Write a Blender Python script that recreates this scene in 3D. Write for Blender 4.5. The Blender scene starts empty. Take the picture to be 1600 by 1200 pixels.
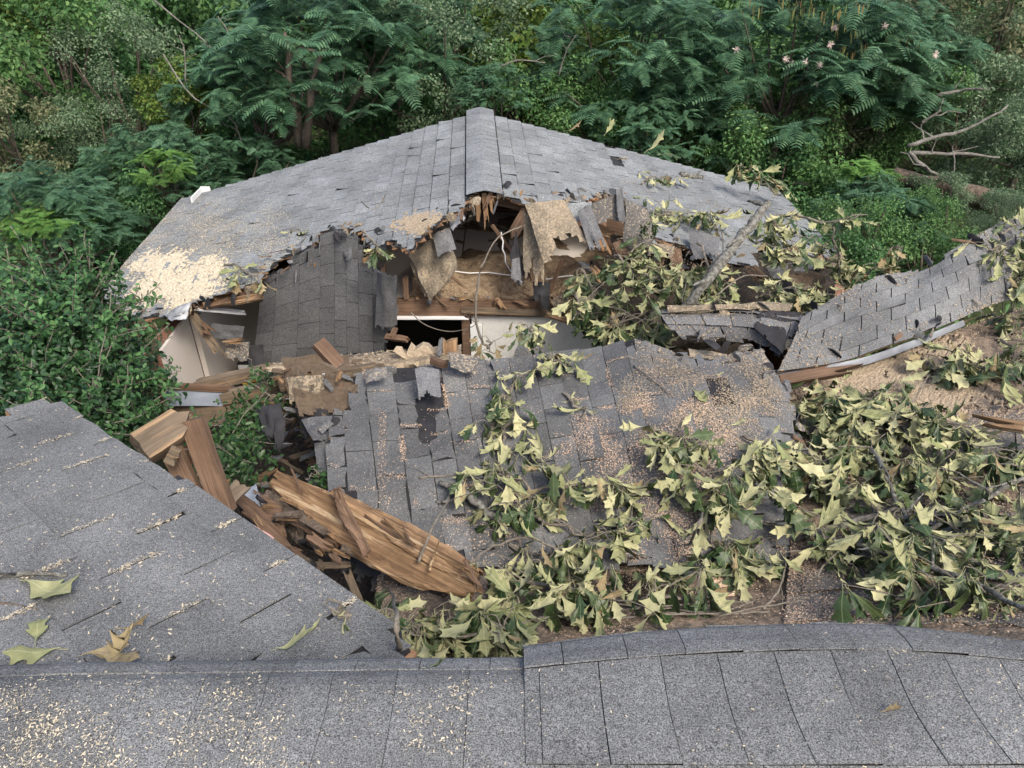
import bpy, math, random
import numpy as np
from mathutils import Vector, Matrix, noise
from mathutils.bvhtree import BVHTree

random.seed(7)
RNG = np.random.default_rng(7)
scene = bpy.context.scene
COL = scene.collection
R = math.radians

# ---------------------------------------------------------------- camera, sky, sun, exposure
PITCH = 34.0
FOC = 1187.0                      # focal length in pixels of a 1600 wide frame
EYE = Vector((0.0, 0.0, 6.0))
cam = bpy.data.cameras.new('camera')
cam.sensor_width = 36.0
cam.lens = 36.0 * FOC / 1600.0
cam.clip_start = 0.05
cam.clip_end = 400.0
cam_ob = bpy.data.objects.new('camera', cam)
cam_ob.location = EYE
cam_ob.rotation_euler = (R(90.0 - PITCH), 0.0, 0.0)
COL.objects.link(cam_ob)
scene.camera = cam_ob

SUN_EL, SUN_AZ = 50.0, 148.0      # azimuth clockwise from +Y, the side the sun stands on
world = bpy.data.worlds.new('World')
scene.world = world
world.use_nodes = True
wnt = world.node_tree
wnt.nodes.clear()
wo = wnt.nodes.new('ShaderNodeOutputWorld')
wb = wnt.nodes.new('ShaderNodeBackground')
ws = wnt.nodes.new('ShaderNodeTexSky')
ws.sky_type = 'NISHITA'
ws.sun_disc = False
ws.sun_elevation = R(SUN_EL)
ws.sun_rotation = R(SUN_AZ)
ws.air_density = 0.8
ws.ozone_density = 0.2
ws.dust_density = 4.0
wb.inputs['Strength'].default_value = 0.15
wnt.links.new(ws.outputs[0], wb.inputs['Color'])
wnt.links.new(wb.outputs[0], wo.inputs['Surface'])
sun = bpy.data.lights.new('sun', 'SUN')
sun.energy = 1.5
sun.angle = R(16.0)
sun.color = (1.0, 0.95, 0.86)
sun_ob = bpy.data.objects.new('sun', sun)
sd = Vector((math.sin(R(SUN_AZ)) * math.cos(R(SUN_EL)), math.cos(R(SUN_AZ)) * math.cos(R(SUN_EL)), math.sin(R(SUN_EL))))
sun_ob.rotation_euler = sd.to_track_quat('Z', 'Y').to_euler()
sun_ob.location = (0, 0, 30)
COL.objects.link(sun_ob)
vs = scene.view_settings
vs.view_transform = 'Standard'
vs.look = 'None'
vs.gamma = 1.0
vs.use_curve_mapping = False
vs.exposure = 1.08
scene.cycles.max_bounces = 6
scene.cycles.diffuse_bounces = 3
scene.cycles.glossy_bounces = 2
scene.cycles.transmission_bounces = 3
scene.cycles.use_adaptive_sampling = True
scene.cycles.adaptive_threshold = 0.02

# ---------------------------------------------------------------- surveying helpers (photo measurement -> world point)
CP, SP = math.cos(R(PITCH)), math.sin(R(PITCH))


def ray(px, py):
    dx, dy = (px - 800.0) / FOC, (600.0 - py) / FOC
    return Vector((dx, CP + dy * SP, -SP + dy * CP))


def at(px, py, z=None, y=None):
    d = ray(px, py)
    t = (z - EYE.z) / d.z if z is not None else y / d.y
    return EYE + d * t


def survey(P):
    """world points -> measured photo coordinates, to read outlines traced on the photograph"""
    Q = np.asarray(P, float) - np.array(EYE)
    f = Q[..., 1] * CP - Q[..., 2] * SP
    up = Q[..., 1] * SP + Q[..., 2] * CP
    f = np.where(np.abs(f) < 1e-6, 1e-6, f)
    return 800 + FOC * Q[..., 0] / f, 600 - FOC * up / f


def inpoly(x, y, poly):
    x, y = np.asarray(x, float), np.asarray(y, float)
    c = np.zeros(x.shape, bool)
    n = len(poly)
    for i in range(n):
        x0, y0 = poly[i]
        x1, y1 = poly[(i + 1) % n]
        if y0 == y1:
            continue
        k = (y0 > y) != (y1 > y)
        c ^= k & (x < (x1 - x0) * (y - y0) / (y1 - y0) + x0)
    return c


def nz(x, y, z=0.0):
    return noise.noise(Vector((x, y, z)))


# ---------------------------------------------------------------- objects
WL = {}


def tag(o, label=None, cat=None, group=None, kind=None):
    if label: o['label'] = label
    if cat: o['category'] = cat
    if group: o['group'] = group
    if kind: o['kind'] = kind
    return o


def thing(name, label, cat, loc, group=None):
    o = bpy.data.objects.new(name, None)
    o.empty_display_size = 0.1
    COL.objects.link(o)
    o.location = loc
    WL[o.name] = Vector(loc)
    return tag(o, label, cat, group)


def put(name, V, F, mats, parent=None, smooth=False, mi=None, origin=None):
    V = np.asarray(V, float)
    c = Vector(V.mean(0)) if origin is None else Vector(origin)
    me = bpy.data.meshes.new(name)
    me.from_pydata((V - np.array(c)).tolist(), [], F if isinstance(F, list) else F.tolist())
    if not isinstance(mats, (list, tuple)):
        mats = [mats]
    for m in mats:
        me.materials.append(m)
    if mi is not None:
        me.polygons.foreach_set('material_index', np.asarray(mi, np.int32))
    if smooth:
        me.polygons.foreach_set('use_smooth', np.ones(len(me.polygons), bool))
    me.update()
    o = bpy.data.objects.new(name, me)
    COL.objects.link(o)
    WL[o.name] = c
    if parent is not None:
        o.parent = parent
        o.location = c - WL[parent.name]
    else:
        o.location = c
    return o


def put_shared(name, me, parent, M):
    """one more object on an existing mesh; M is its world matrix"""
    o = bpy.data.objects.new(name, me)
    COL.objects.link(o)
    WL[o.name] = M.translation.copy()
    if parent is not None:
        o.parent = parent
        M = Matrix.Translation(-WL[parent.name]) @ M
    o.matrix_local = M
    return o


class Acc:
    """collects geometry for ONE mesh"""
    def __init__(s): s.V, s.F, s.n, s.mi = [], [], 0, []

    def add(s, V, F, mi=0):
        V = np.asarray(V, float)
        s.V.append(V)
        s.F += [tuple(i + s.n for i in f) for f in F]
        s.mi += [mi] * len(F)
        s.n += len(V)

    def put(s, name, mats, parent=None, smooth=False, origin=None):
        return put(name, np.concatenate(s.V), s.F, mats, parent, smooth, s.mi, origin)


def box_vf(x0, x1, y0, y1, z0, z1):
    V = [(x, y, z) for z in (z0, z1) for y in (y0, y1) for x in (x0, x1)]
    return V, [(0, 2, 3, 1), (4, 5, 7, 6), (0, 1, 5, 4), (2, 6, 7, 3), (0, 4, 6, 2), (1, 3, 7, 5)]


def tube_vf(path, r0, r1, n=6, wob=0.0):
    P = [Vector(p) for p in path]
    V, F = [], []
    m = len(P)
    ref = Vector((0.31, 0.17, 0.93))
    for i, p in enumerate(P):
        t = (P[min(i + 1, m - 1)] - P[max(i - 1, 0)]).normalized()
        a = t.cross(ref)
        if a.length < 1e-3: a = t.cross(Vector((1, 0, 0)))
        a.normalize()
        b = t.cross(a)
        r = r0 + (r1 - r0) * i / max(1, m - 1)
        r *= 1 + wob * random.uniform(-1, 1)
        for k in range(n):
            w = 2 * math.pi * k / n
            V.append(p + (a * math.cos(w) + b * math.sin(w)) * r * (1 + wob * 0.5 * random.uniform(-1, 1)))
    for i in range(m - 1):
        for k in range(n):
            F.append((i * n + k, i * n + (k + 1) % n, (i + 1) * n + (k + 1) % n, (i + 1) * n + k))
    F.append(tuple(reversed(range(n))))
    F.append(tuple(range((m - 1) * n, m * n)))
    return [tuple(v) for v in V], F


def wiggle(path, n, amp):
    """resample a polyline smoothly with a little crookedness"""
    P = np.array([tuple(p) for p in path], float)
    if len(P) < 2: return [Vector(p) for p in P]
    S = Surf([P, P])
    u = np.linspace(0, 1, n)
    Q = S.P(u, np.zeros(n))
    Q[1:-1] += RNG.normal(0, amp, (n - 2, 3))
    return [Vector(q) for q in Q]


# ---------------------------------------------------------------- smooth control-grid surfaces
class Surf:
    """G[r][c] control points; u runs along c, v along r (Catmull-Rom)"""
    def __init__(s, G, toward=None):
        s.G = np.array([[tuple(p) for p in row] for row in G], float)
        s.sg = 1.0
        s.tw = np.array(EYE if toward is None else toward, float)
        n = s._n(np.array([0.5]), np.array([0.5]))[0]
        if n.dot(s.tw - s.P(np.array([0.5]), np.array([0.5]))[0]) < 0: s.sg = -1.0

    @staticmethod
    def _w(t, n):
        x = np.clip(t, 0, 1) * (n - 1)
        i = np.minimum(x.astype(int), n - 2)
        f = x - i
        if n == 2:
            return [i, i + 1], [1 - f, f]
        f2, f3 = f * f, f * f * f
        w = [-.5 * f + f2 - .5 * f3, 1 - 2.5 * f2 + 1.5 * f3, .5 * f + 2 * f2 - 1.5 * f3, -.5 * f2 + .5 * f3]
        return [np.maximum(i - 1, 0), i, i + 1, np.minimum(i + 2, n - 1)], w

    def P(s, u, v):
        u, v = np.asarray(u, float), np.asarray(v, float)
        iu, wu = s._w(u, s.G.shape[1])
        iv, wv = s._w(v, s.G.shape[0])
        out = 0
        for a, wa in zip(iv, wv):
            for b, wb_ in zip(iu, wu):
                out = out + s.G[a, b] * (wa * wb_)[..., None]
        return out

    def _n(s, u, v):
        e = 0.01
        a = s.P(np.minimum(u + e, 1), v) - s.P(np.maximum(u - e, 0), v)
        b = s.P(u, np.minimum(v + e, 1)) - s.P(u, np.maximum(v - e, 0))
        n = np.cross(a, b)
        return n / np.maximum(np.linalg.norm(n, axis=-1, keepdims=True), 1e-9) * s.sg

    def N(s, u, v): return s._n(np.asarray(u, float), np.asarray(v, float))


def crumple(S, nr, nc, amp, fine=0.4):
    """resample a surface more finely and buckle it"""
    u, v = np.linspace(0, 1, nc), np.linspace(0, 1, nr)
    U, Vv = np.meshgrid(u, v)
    P, N = S.P(U, Vv), S.N(U, Vv)
    f = np.array([nz(p[0] * 2.6, p[1] * 2.6, p[2]) + fine * nz(p[0] * 7, p[1] * 7, 4) for p in P.reshape(-1, 3)]).reshape(U.shape)
    T = Surf([[tuple(p) for p in row] for row in P + N * (f * amp)[..., None]])
    T.sg = S.sg
    return T


def patch(S, u, v, top, bot, keep=None, jit=0.0):
    """closed slab over the grid u x v of a surface: top/bot offsets along the normal (scalars or per-v arrays),
    keep[j][i] says which cells exist, so torn outlines get real thickness"""
    u, v = np.asarray(u, float), np.asarray(v, float)
    nu, nv = len(u) - 1, len(v) - 1
    U, Vv = np.meshgrid(u, v)
    if jit:
        du, dv = (u[-1] - u[0]) / nu, (v[-1] - v[0]) / nv
        U = U + RNG.uniform(-jit, jit, U.shape) * du
        Vv = Vv + RNG.uniform(-jit, jit, U.shape) * dv
    P, N = S.P(U, Vv), S.N(U, Vv)
    T = np.broadcast_to(np.asarray(top, float), (nv + 1, nu + 1)) if np.ndim(top) != 1 else np.asarray(top, float)[:, None] * np.ones((1, nu + 1))
    B = np.broadcast_to(np.asarray(bot, float), (nv + 1, nu + 1)) if np.ndim(bot) != 1 else np.asarray(bot, float)[:, None] * np.ones((1, nu + 1))
    PT, PB = P + N * T[..., None], P + N * B[..., None]
    if keep is None: keep = np.ones((nv, nu), bool)
    idx, V, F = {}, [], []

    def vid(j, i, k):
        key = (j, i, k)
        if key not in idx:
            idx[key] = len(V)
            V.append((PT if k else PB)[j, i])
        return idx[key]
    for j in range(nv):
        for i in range(nu):
            if not keep[j, i]: continue
            F.append((vid(j, i, 1), vid(j, i + 1, 1), vid(j + 1, i + 1, 1), vid(j + 1, i, 1)))
            F.append((vid(j, i, 0), vid(j + 1, i, 0), vid(j + 1, i + 1, 0), vid(j, i + 1, 0)))
            for (dj, di, a, b) in ((-1, 0, (j, i), (j, i + 1)), (1, 0, (j + 1, i + 1), (j + 1, i)), (0, -1, (j + 1, i), (j, i)), (0, 1, (j, i + 1), (j + 1, i + 1))):
                jj, ii = j + dj, i + di
                if not (0 <= jj < nv and 0 <= ii < nu) or not keep[jj, ii]:
                    F.append((vid(a[0], a[1], 1), vid(a[0], a[1], 0), vid(b[0], b[1], 0), vid(b[0], b[1], 1)))
    if S.sg < 0: F = [tuple(reversed(f)) for f in F]
    return V, F


SOLID_V, SOLID_F, SOLID_N = [], [], 0


def solid(V, F):
    """remember a surface that leaves and chips can lie on"""
    global SOLID_N
    SOLID_V.extend(tuple(p) for p in V)
    SOLID_F.extend(tuple(i + SOLID_N for i in f) for f in F)
    SOLID_N += len(V)


def cells_in(S, u, v, outline, holes=()):
    uc, vc = (u[:-1] + u[1:]) / 2, (v[:-1] + v[1:]) / 2
    U, Vv = np.meshgrid(uc, vc)
    x, y = survey(S.P(U, Vv))
    k = inpoly(x, y, outline) if outline is not None else np.ones(x.shape, bool)
    for h in holes: k &= ~inpoly(x, y, h)
    return k


def deck(name, S, nu, nv, mat, parent, outline=None, holes=(), top=-0.004, bot=-0.022, jit=0.3, u0=0, u1=1, v0=0, v1=1, is_solid=True):
    u, v = np.linspace(u0, u1, nu + 1), np.linspace(v0, v1, nv + 1)
    k = cells_in(S, u, v, outline, holes)
    V, F = patch(S, u, v, top, bot, k, jit)
    if is_solid: solid(V, F)
    return put(name, V, F, mat, parent)


def shingles(S, nu, vedges, mat, parent, outline=None, holes=(), gap=0.018, butt='v1', off=None, lift=0.007,
             skip=0.0, cock=0.12, single=None, name='shingle', low=0.001, thick=0.004, gv=0.012, nvs=3, nus=4, cockr=(.006, .02)):
    """courses along u; every tab is its own closed slab, raised at its butt edge. single(list) -> which tabs become objects"""
    out = []
    nv = len(vedges) - 1
    for j in range(nv):
        o = off(j) if off else (0.5 * (j % 2))
        a, b = vedges[j], vedges[j + 1]
        gv_ = (b - a) * gv
        for i in range(-1, nu + 1):
            u0, u1 = (i + o) / nu, (i + 1 + o) / nu
            g = gap / nu / 2
            u0, u1 = u0 + g, u1 - g
            if u1 < 0.005 or u0 > 0.995: continue
            u0, u1 = max(0, u0), min(1, u1)
            if random.random() < skip: continue
            us, vs_ = np.linspace(u0, u1, 5), np.linspace(a + gv_, b - gv_, 4)
            k = cells_in(S, us, vs_, outline, holes)
            if not k.any(): continue
            jl = random.uniform(-0.0015, 0.0015)
            c = random.uniform(*cockr) if random.random() < cock else 0.0
            hi = low + 0.001 + lift + jl
            if k.all():
                us, vs_ = np.linspace(u0, u1, nus), np.linspace(a + gv_, b - gv_, nvs)
                k = None
            t = np.linspace(low, hi, len(vs_)) if butt == 'v1' else np.linspace(hi, low, len(vs_))
            T = t[:, None] * np.ones((1, len(us)))
            if c:
                w = np.linspace(0, 1, len(us)) if random.random() < .5 else np.linspace(1, 0, len(us))
                e = np.linspace(0, 1, len(vs_)) if butt == 'v1' else np.linspace(1, 0, len(vs_))
                T = T + c * np.outer(e ** 2, w)
            V, F = patch(S, us, vs_, T + thick * .5, T - thick * .5, k, 0.0 if k is None else 0.22)
            out.append((V, F))
    if single is not None:
        ones, rest = single(out)
    else:
        ones, rest = out, []
    for V, F in ones:
        put(name, V, F, mat, parent)
    if rest:
        A = Acc()
        for V, F in rest: A.add(V, F)
        tag(A.put('shingle_courses', mat, parent), kind='stuff')
    return out

# ---------------------------------------------------------------- procedural materials
def new_mat(name):
    m = bpy.data.materials.new(name)
    m.use_nodes = True
    nt = m.node_tree
    nt.nodes.clear()
    out = nt.nodes.new('ShaderNodeOutputMaterial')
    return m, nt, out


def nd(nt, typ, ins=None, **props):
    n = nt.nodes.new('ShaderNode' + typ)
    for k, v in props.items(): setattr(n, k, v)
    for k, v in (ins or {}).items():
        if hasattr(v, 'is_output'): nt.links.new(v, n.inputs[k])
        else: n.inputs[k].default_value = v
    return n


def c4(c): return (c[0], c[1], c[2], 1.0)


def tex_noise(nt, scale, detail=2.0, vec=None, rough=0.55, dist=0.0):
    n = nd(nt, 'TexNoise', {'Scale': scale, 'Detail': detail, 'Roughness': rough, 'Distortion': dist})
    if vec is not None: nt.links.new(vec, n.inputs['Vector'])
    return n.outputs['Fac']


def rng(nt, fac, a, b, c=0.0, d=1.0):
    return nd(nt, 'MapRange', {'Value': fac, 'From Min': a, 'From Max': b, 'To Min': c, 'To Max': d}).outputs[0]


def mul(nt, a, b):
    return nd(nt, 'Math', {0: a, 1: b}, operation='MULTIPLY').outputs[0]


def add_(nt, a, b):
    return nd(nt, 'Math', {0: a, 1: b}, operation='ADD').outputs[0]


def mixc(nt, f, a, b):
    n = nt.nodes.new('ShaderNodeMix')
    n.data_type = 'RGBA'
    for s, v in ((n.inputs['Factor'], f), (n.inputs[6], a), (n.inputs[7], b)):
        if hasattr(v, 'is_output'): nt.links.new(v, s)
        else: s.default_value = v
    return n.outputs[2]


def scalec(nt, col, f):
    n = nd(nt, 'VectorMath', {0: col, 'Scale': f}, operation='SCALE')
    return n.outputs[0]


def one_rand(nt):
    """a number per object and per loose piece of a joined mesh"""
    a = nd(nt, 'ObjectInfo').outputs['Random']
    b = nd(nt, 'NewGeometry').outputs['Random Per Island']
    return nd(nt, 'Math', {0: add_(nt, a, b)}, operation='FRACT').outputs[0]


def finish(nt, out, col, rough=0.9, spec=0.25, bump=None, bstr=0.3, bdist=0.01, extra=None):
    b = nd(nt, 'BsdfPrincipled', {'Roughness': rough})
    b.inputs['Specular IOR Level'].default_value = spec
    if hasattr(col, 'is_output'): nt.links.new(col, b.inputs['Base Color'])
    else: b.inputs['Base Color'].default_value = col
    if bump is not None:
        bn = nd(nt, 'Bump', {'Height': bump, 'Strength': bstr, 'Distance': bdist})
        nt.links.new(bn.outputs[0], b.inputs['Normal'])
    sh = b.outputs[0]
    if extra:
        fac, tcol = extra
        tr = nd(nt, 'BsdfTranslucent')
        if hasattr(tcol, 'is_output'): nt.links.new(tcol, tr.inputs['Color'])
        else: tr.inputs['Color'].default_value = tcol
        mx = nd(nt, 'MixShader', {0: fac})
        nt.links.new(sh, mx.inputs[1])
        nt.links.new(tr.outputs[0], mx.inputs[2])
        sh = mx.outputs[0]
    nt.links.new(sh, out.inputs['Surface'])


def m_shingle(name, base, dust=0.62, gc=(0.25, 0.75, 0.35, 1.7), dust_col=(0.46, 0.40, 0.28), gran=260.0, tint=0.32, dust_scale=85.0, stain=None):
    m, nt, out = new_mat(name)
    pos = nd(nt, 'NewGeometry').outputs['Position']
    g = tex_noise(nt, gran, 1.0, pos, 0.7)
    g2 = tex_noise(nt, gran * 0.28, 2.0, pos, 0.6)
    bl = tex_noise(nt, 2.2, 6.0, pos, 0.68)
    r = one_rand(nt)
    val = rng(nt, r, 0, 1, 1 - tint, 1 + tint * 0.8)
    f = mul(nt, val, rng(nt, g, *gc))
    f = mul(nt, f, rng(nt, g2, 0.3, 0.7, 0.8, 1.2))
    f = mul(nt, f, rng(nt, bl, 0.3, 0.7, 0.70, 1.30))
    col = scalec(nt, c4(base)[:3], f)
    if stain:
        sn = tex_noise(nt, 1.35, 5.0, pos, 0.7)
        col = mixc(nt, rng(nt, sn, .60, .74, 0, .45), col, c4(stain))
    d = tex_noise(nt, dust_scale, 2.0, pos, 0.6)
    d2 = tex_noise(nt, 1.5, 3.0, pos, 0.6)
    thr = add_(nt, d, rng(nt, d2, 0.3, 0.75, -0.09, 0.10))
    df = rng(nt, thr, dust, dust + 0.03, 0, 0.85)
    col = mixc(nt, df, col, c4(dust_col))
    finish(nt, out, col, 0.93, 0.2, g, 0.35, 0.004)
    return m


def m_plain(name, base, var=0.25, scale=6.0, rough=0.85, spec=0.25, col2=None, bstr=0.25, bdist=0.01, detail=4.0, obj=False, sharp=(0.35, 0.65)):
    m, nt, out = new_mat(name)
    pos = nd(nt, 'TexCoord').outputs['Object'] if obj else nd(nt, 'NewGeometry').outputs['Position']
    n = tex_noise(nt, scale, detail, pos, 0.65)
    f = rng(nt, n, 0.3, 0.7, 1 - var, 1 + var)
    if col2 is None: col = scalec(nt, c4(base)[:3], f)
    else: col = scalec(nt, mixc(nt, rng(nt, n, sharp[0], sharp[1]), c4(base), c4(col2)), rng(nt, tex_noise(nt, scale * 7, 2, pos), .3, .7, 1 - var, 1 + var))
    finish(nt, out, col, rough, spec, n, bstr, bdist)
    return m


def m_wood(name, c1, c2, scale=(1.6, 26, 26), rough=0.8, chip=None):
    m, nt, out = new_mat(name)
    oc = nd(nt, 'TexCoord').outputs['Object']
    mp = nd(nt, 'Mapping', {'Vector': oc, 'Scale': scale})
    n = tex_noise(nt, 1.6, 5.0, mp.outputs[0], 0.65, 0.6)
    n2 = tex_noise(nt, 5.0, 3.0, oc)
    r = one_rand(nt)
    col = mixc(nt, rng(nt, n, 0.33, 0.68), c4(c1), c4(c2))
    col = scalec(nt, col, mul(nt, rng(nt, n2, .3, .7, .75, 1.2), rng(nt, r, 0, 1, .8, 1.15)))
    if chip:
        k = tex_noise(nt, 0.55, 6.0, mp.outputs[0], 0.75, 0.8)
        col = mixc(nt, rng(nt, k, .52, .62), col, c4(chip))
    finish(nt, out, col, rough, 0.2, n, 0.5, 0.006)
    return m


def m_leaf(name, cols, rough=0.55, trans=0.35, spec=0.3, vary=0.3):
    m, nt, out = new_mat(name)
    r = one_rand(nt)
    cr = nt.nodes.new('ShaderNodeValToRGB')
    e = cr.color_ramp.elements
    e[0].color, e[1].color = c4(cols[0]), c4(cols[-1])
    for i, c in enumerate(cols[1:-1]):
        x = e.new((i + 1) / (len(cols) - 1))
        x.color = c4(c)
    nt.links.new(r, cr.inputs[0])
    pos = nd(nt, 'NewGeometry').outputs['Position']
    n = tex_noise(nt, 1.3, 3.0, pos)
    col = scalec(nt, cr.outputs[0], rng(nt, n, .3, .7, 1 - vary, 1 + vary))
    finish(nt, out, col, rough, spec, extra=(trans, scalec(nt, col, 1.25)))
    return m


def m_oak(name, c1, c2, vein, rough, spec):
    """oak leaf skin: midrib and side veins in the leaf's own coordinates, blotchy wilting"""
    m, nt, out = new_mat(name)
    oc = nd(nt, 'TexCoord').outputs['Object']
    r = one_rand(nt)
    sx = nd(nt, 'SeparateXYZ', {0: oc})
    ay = nd(nt, 'Math', {0: sx.outputs[1]}, operation='ABSOLUTE').outputs[0]
    rib = rng(nt, ay, 0.008, 0.018, 1, 0)
    side = nd(nt, 'Math', {0: nd(nt, 'Math', {0: nd(nt, 'Math', {0: sx.outputs[0], 1: mul(nt, ay, 1.1)}, operation='SUBTRACT').outputs[0], 1: 9.0}, operation='MULTIPLY').outputs[0]}, operation='FRACT').outputs[0]
    sv = rng(nt, side, 0.0, 0.12, 0.6, 0)
    vn = nd(nt, 'Math', {0: rib, 1: sv}, operation='MAXIMUM').outputs[0]
    n = tex_noise(nt, 4.0, 4.0, oc)
    col = mixc(nt, r, c4(c1), c4(c2))
    col = scalec(nt, col, rng(nt, n, .3, .7, .78, 1.2))
    col = mixc(nt, mul(nt, vn, 0.5), col, c4(vein))
    finish(nt, out, col, rough, spec, vn, 0.25, 0.01, extra=(0.2, scalec(nt, col, 1.2)))
    return m


M = {}
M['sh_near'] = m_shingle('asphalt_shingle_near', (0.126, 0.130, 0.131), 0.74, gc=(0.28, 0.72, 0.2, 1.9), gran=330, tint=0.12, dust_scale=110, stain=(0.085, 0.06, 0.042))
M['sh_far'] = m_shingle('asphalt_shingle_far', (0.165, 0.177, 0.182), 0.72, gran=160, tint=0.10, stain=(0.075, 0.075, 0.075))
M['sh_mid'] = m_shingle('asphalt_shingle_collapsed', (0.103, 0.106, 0.107), 0.68, dust_col=(0.48, 0.36, 0.25), gran=230, tint=0.2)
M['sh_dusty'] = m_shingle('asphalt_shingle_dusty', (0.115, 0.111, 0.105), 0.56, dust_col=(0.30, 0.245, 0.175), gran=230, tint=0.25, dust_scale=60)
M['sh_dark'] = m_shingle('asphalt_shingle_dark', (0.112, 0.114, 0.117), 0.76, gran=200, tint=0.18)
M['felt'] = m_plain('black_felt', (0.022, 0.022, 0.024), 0.4, 9, 0.8)
M['felt_brown'] = m_plain('brown_felt', (0.085, 0.063, 0.043), 0.25, 5, 0.9, col2=(0.105, 0.078, 0.052), sharp=(.2, .8))
M['under'] = m_shingle('shingle_underside_dusty', (0.16, 0.135, 0.10), 0.53, dust_col=(0.30, 0.24, 0.165), gran=160, tint=0.18, dust_scale=45)
M['deck'] = m_wood('roof_decking', (0.16, 0.085, 0.045), (0.30, 0.18, 0.10))
M['lumber'] = m_wood('lumber', (0.075, 0.046, 0.030), (0.18, 0.116, 0.076), (1.4, 44, 44))
M['lumber_old'] = m_wood('old_lumber', (0.085, 0.064, 0.044), (0.16, 0.126, 0.09), chip=(0.28, 0.19, 0.11))
M['fresh'] = m_wood('fresh_split_wood', (0.085, 0.048, 0.026), (0.275, 0.175, 0.095), (1.3, 28, 28), chip=(0.40, 0.30, 0.185))
M['bark'] = m_plain('bark', (0.06, 0.048, 0.038), 0.4, 18, 0.95, col2=(0.13, 0.10, 0.075), bstr=0.8, bdist=0.03)
M['twig'] = m_plain('twig_bark', (0.11, 0.095, 0.075), 0.3, 30, 0.9, col2=(0.19, 0.17, 0.14))
M['lichen'] = m_plain('lichen_bark', (0.075, 0.07, 0.06), 0.35, 34, 0.95, col2=(0.17, 0.17, 0.15), bstr=0.5, sharp=(0.44, 0.58))
M['trunk'] = m_plain('tree_bark', (0.055, 0.045, 0.035), 0.4, 10, 0.95, col2=(0.11, 0.09, 0.07))
M['grey_limb'] = m_plain('weathered_limb', (0.09, 0.085, 0.072), 0.3, 9, 0.95, col2=(0.18, 0.17, 0.15))
M['dust'] = m_plain('sawdust', (0.38, 0.325, 0.23), 0.34, 55, 0.98, col2=(0.56, 0.50, 0.38), bstr=0.8, bdist=0.012, detail=3)
M['dust_tan'] = m_plain('sawdust_tan', (0.24, 0.19, 0.13), 0.34, 55, 0.98, col2=(0.38, 0.31, 0.22), bstr=0.8, bdist=0.012, detail=3)
M['dust_pink'] = m_plain('sawdust_pinkish', (0.40, 0.28, 0.19), 0.3, 55, 0.98, col2=(0.54, 0.41, 0.30), bstr=0.8, bdist=0.012, detail=3)
M['insul'] = m_plain('blown_insulation', (0.13, 0.092, 0.058), 0.4, 16, 0.98, col2=(0.26, 0.195, 0.125), bstr=1.0, bdist=0.05)
M['drywall'] = m_plain('drywall', (0.55, 0.50, 0.45), 0.05, 3, 0.9)
M['white'] = m_plain('white_paint', (0.60, 0.60, 0.59), 0.06, 5, 0.6)
M['white_dirty'] = m_plain('dirty_white_panel', (0.46, 0.45, 0.42), 0.10, 14, 0.85, col2=(0.53, 0.52, 0.49), sharp=(.3, .5))
M['flash'] = m_plain('metal_flashing', (0.20, 0.215, 0.24), 0.25, 6, 0.4, 0.5)
M['fascia'] = m_plain('painted_fascia', (0.16, 0.185, 0.22), 0.12, 8, 0.5, 0.4)
M['dark'] = m_plain('dark_shelf_and_painted_shade', (0.03, 0.027, 0.024), 0.3, 4, 0.95)  # shelf colour; on back wall and gable board it paints in shade
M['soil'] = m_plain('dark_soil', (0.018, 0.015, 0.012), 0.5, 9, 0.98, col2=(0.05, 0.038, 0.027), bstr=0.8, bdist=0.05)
M['debris'] = m_plain('broken_decking_dusty', (0.07, 0.06, 0.05), 0.45, 12, 0.95, col2=(0.24, 0.185, 0.135), bstr=0.7, bdist=0.02)
M['brick'] = m_plain('brick', (0.20, 0.10, 0.07), 0.3, 12, 0.9)
M['ground'] = m_plain('forest_floor', (0.035, 0.032, 0.018), 0.4, 1.2, 0.98, col2=(0.03, 0.06, 0.018), bstr=0.6, bdist=0.1)
M['pink'] = m_plain('pink_insulation', (0.62, 0.36, 0.32), 0.2, 30, 0.95)
M['black_box'] = m_plain('black_card', (0.02, 0.02, 0.022), 0.1, 5, 0.5)
M['yellow'] = m_plain('yellow_print', (0.55, 0.33, 0.03), 0.1, 5, 0.5)
M['oak_top'] = m_oak('oak_leaf_upper', (0.022, 0.052, 0.018), (0.065, 0.095, 0.036), (0.20, 0.24, 0.10), 0.42, 0.45)
M['oak_under'] = m_oak('oak_leaf_underside', (0.20, 0.225, 0.10), (0.46, 0.44, 0.25), (0.44, 0.43, 0.26), 0.75, 0.15)
M['oak_brown'] = m_oak('oak_leaf_dry', (0.20, 0.15, 0.08), (0.34, 0.28, 0.16), (0.4, 0.33, 0.2), 0.8, 0.15)
M['lf_dark'] = m_leaf('leaf_dark_green', [(0.030, 0.087, 0.030), (0.065, 0.153, 0.053), (0.108, 0.217, 0.076)])
M['lf_mid'] = m_leaf('leaf_mid_green', [(0.041, 0.101, 0.032), (0.073, 0.163, 0.049), (0.148, 0.253, 0.081)])
M['lf_yellow'] = m_leaf('leaf_yellow_green', [(0.044, 0.087, 0.016), (0.080, 0.140, 0.025), (0.148, 0.184, 0.039)])
M['lf_blue'] = m_leaf('frond_blue_green', [(0.037, 0.092, 0.050), (0.062, 0.138, 0.073), (0.106, 0.194, 0.100)], trans=0.3)
M['lf_bright'] = m_leaf('frond_bright_green', [(0.056, 0.147, 0.033), (0.095, 0.203, 0.045), (0.158, 0.270, 0.068)], trans=0.35)
M['lf_olive'] = m_leaf('leaf_olive', [(0.063, 0.091, 0.040), (0.120, 0.148, 0.070), (0.239, 0.226, 0.128)])
M['lf_grey'] = m_leaf('leaf_grey_green', [(0.064, 0.117, 0.057), (0.117, 0.190, 0.100), (0.217, 0.271, 0.164)])
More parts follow.
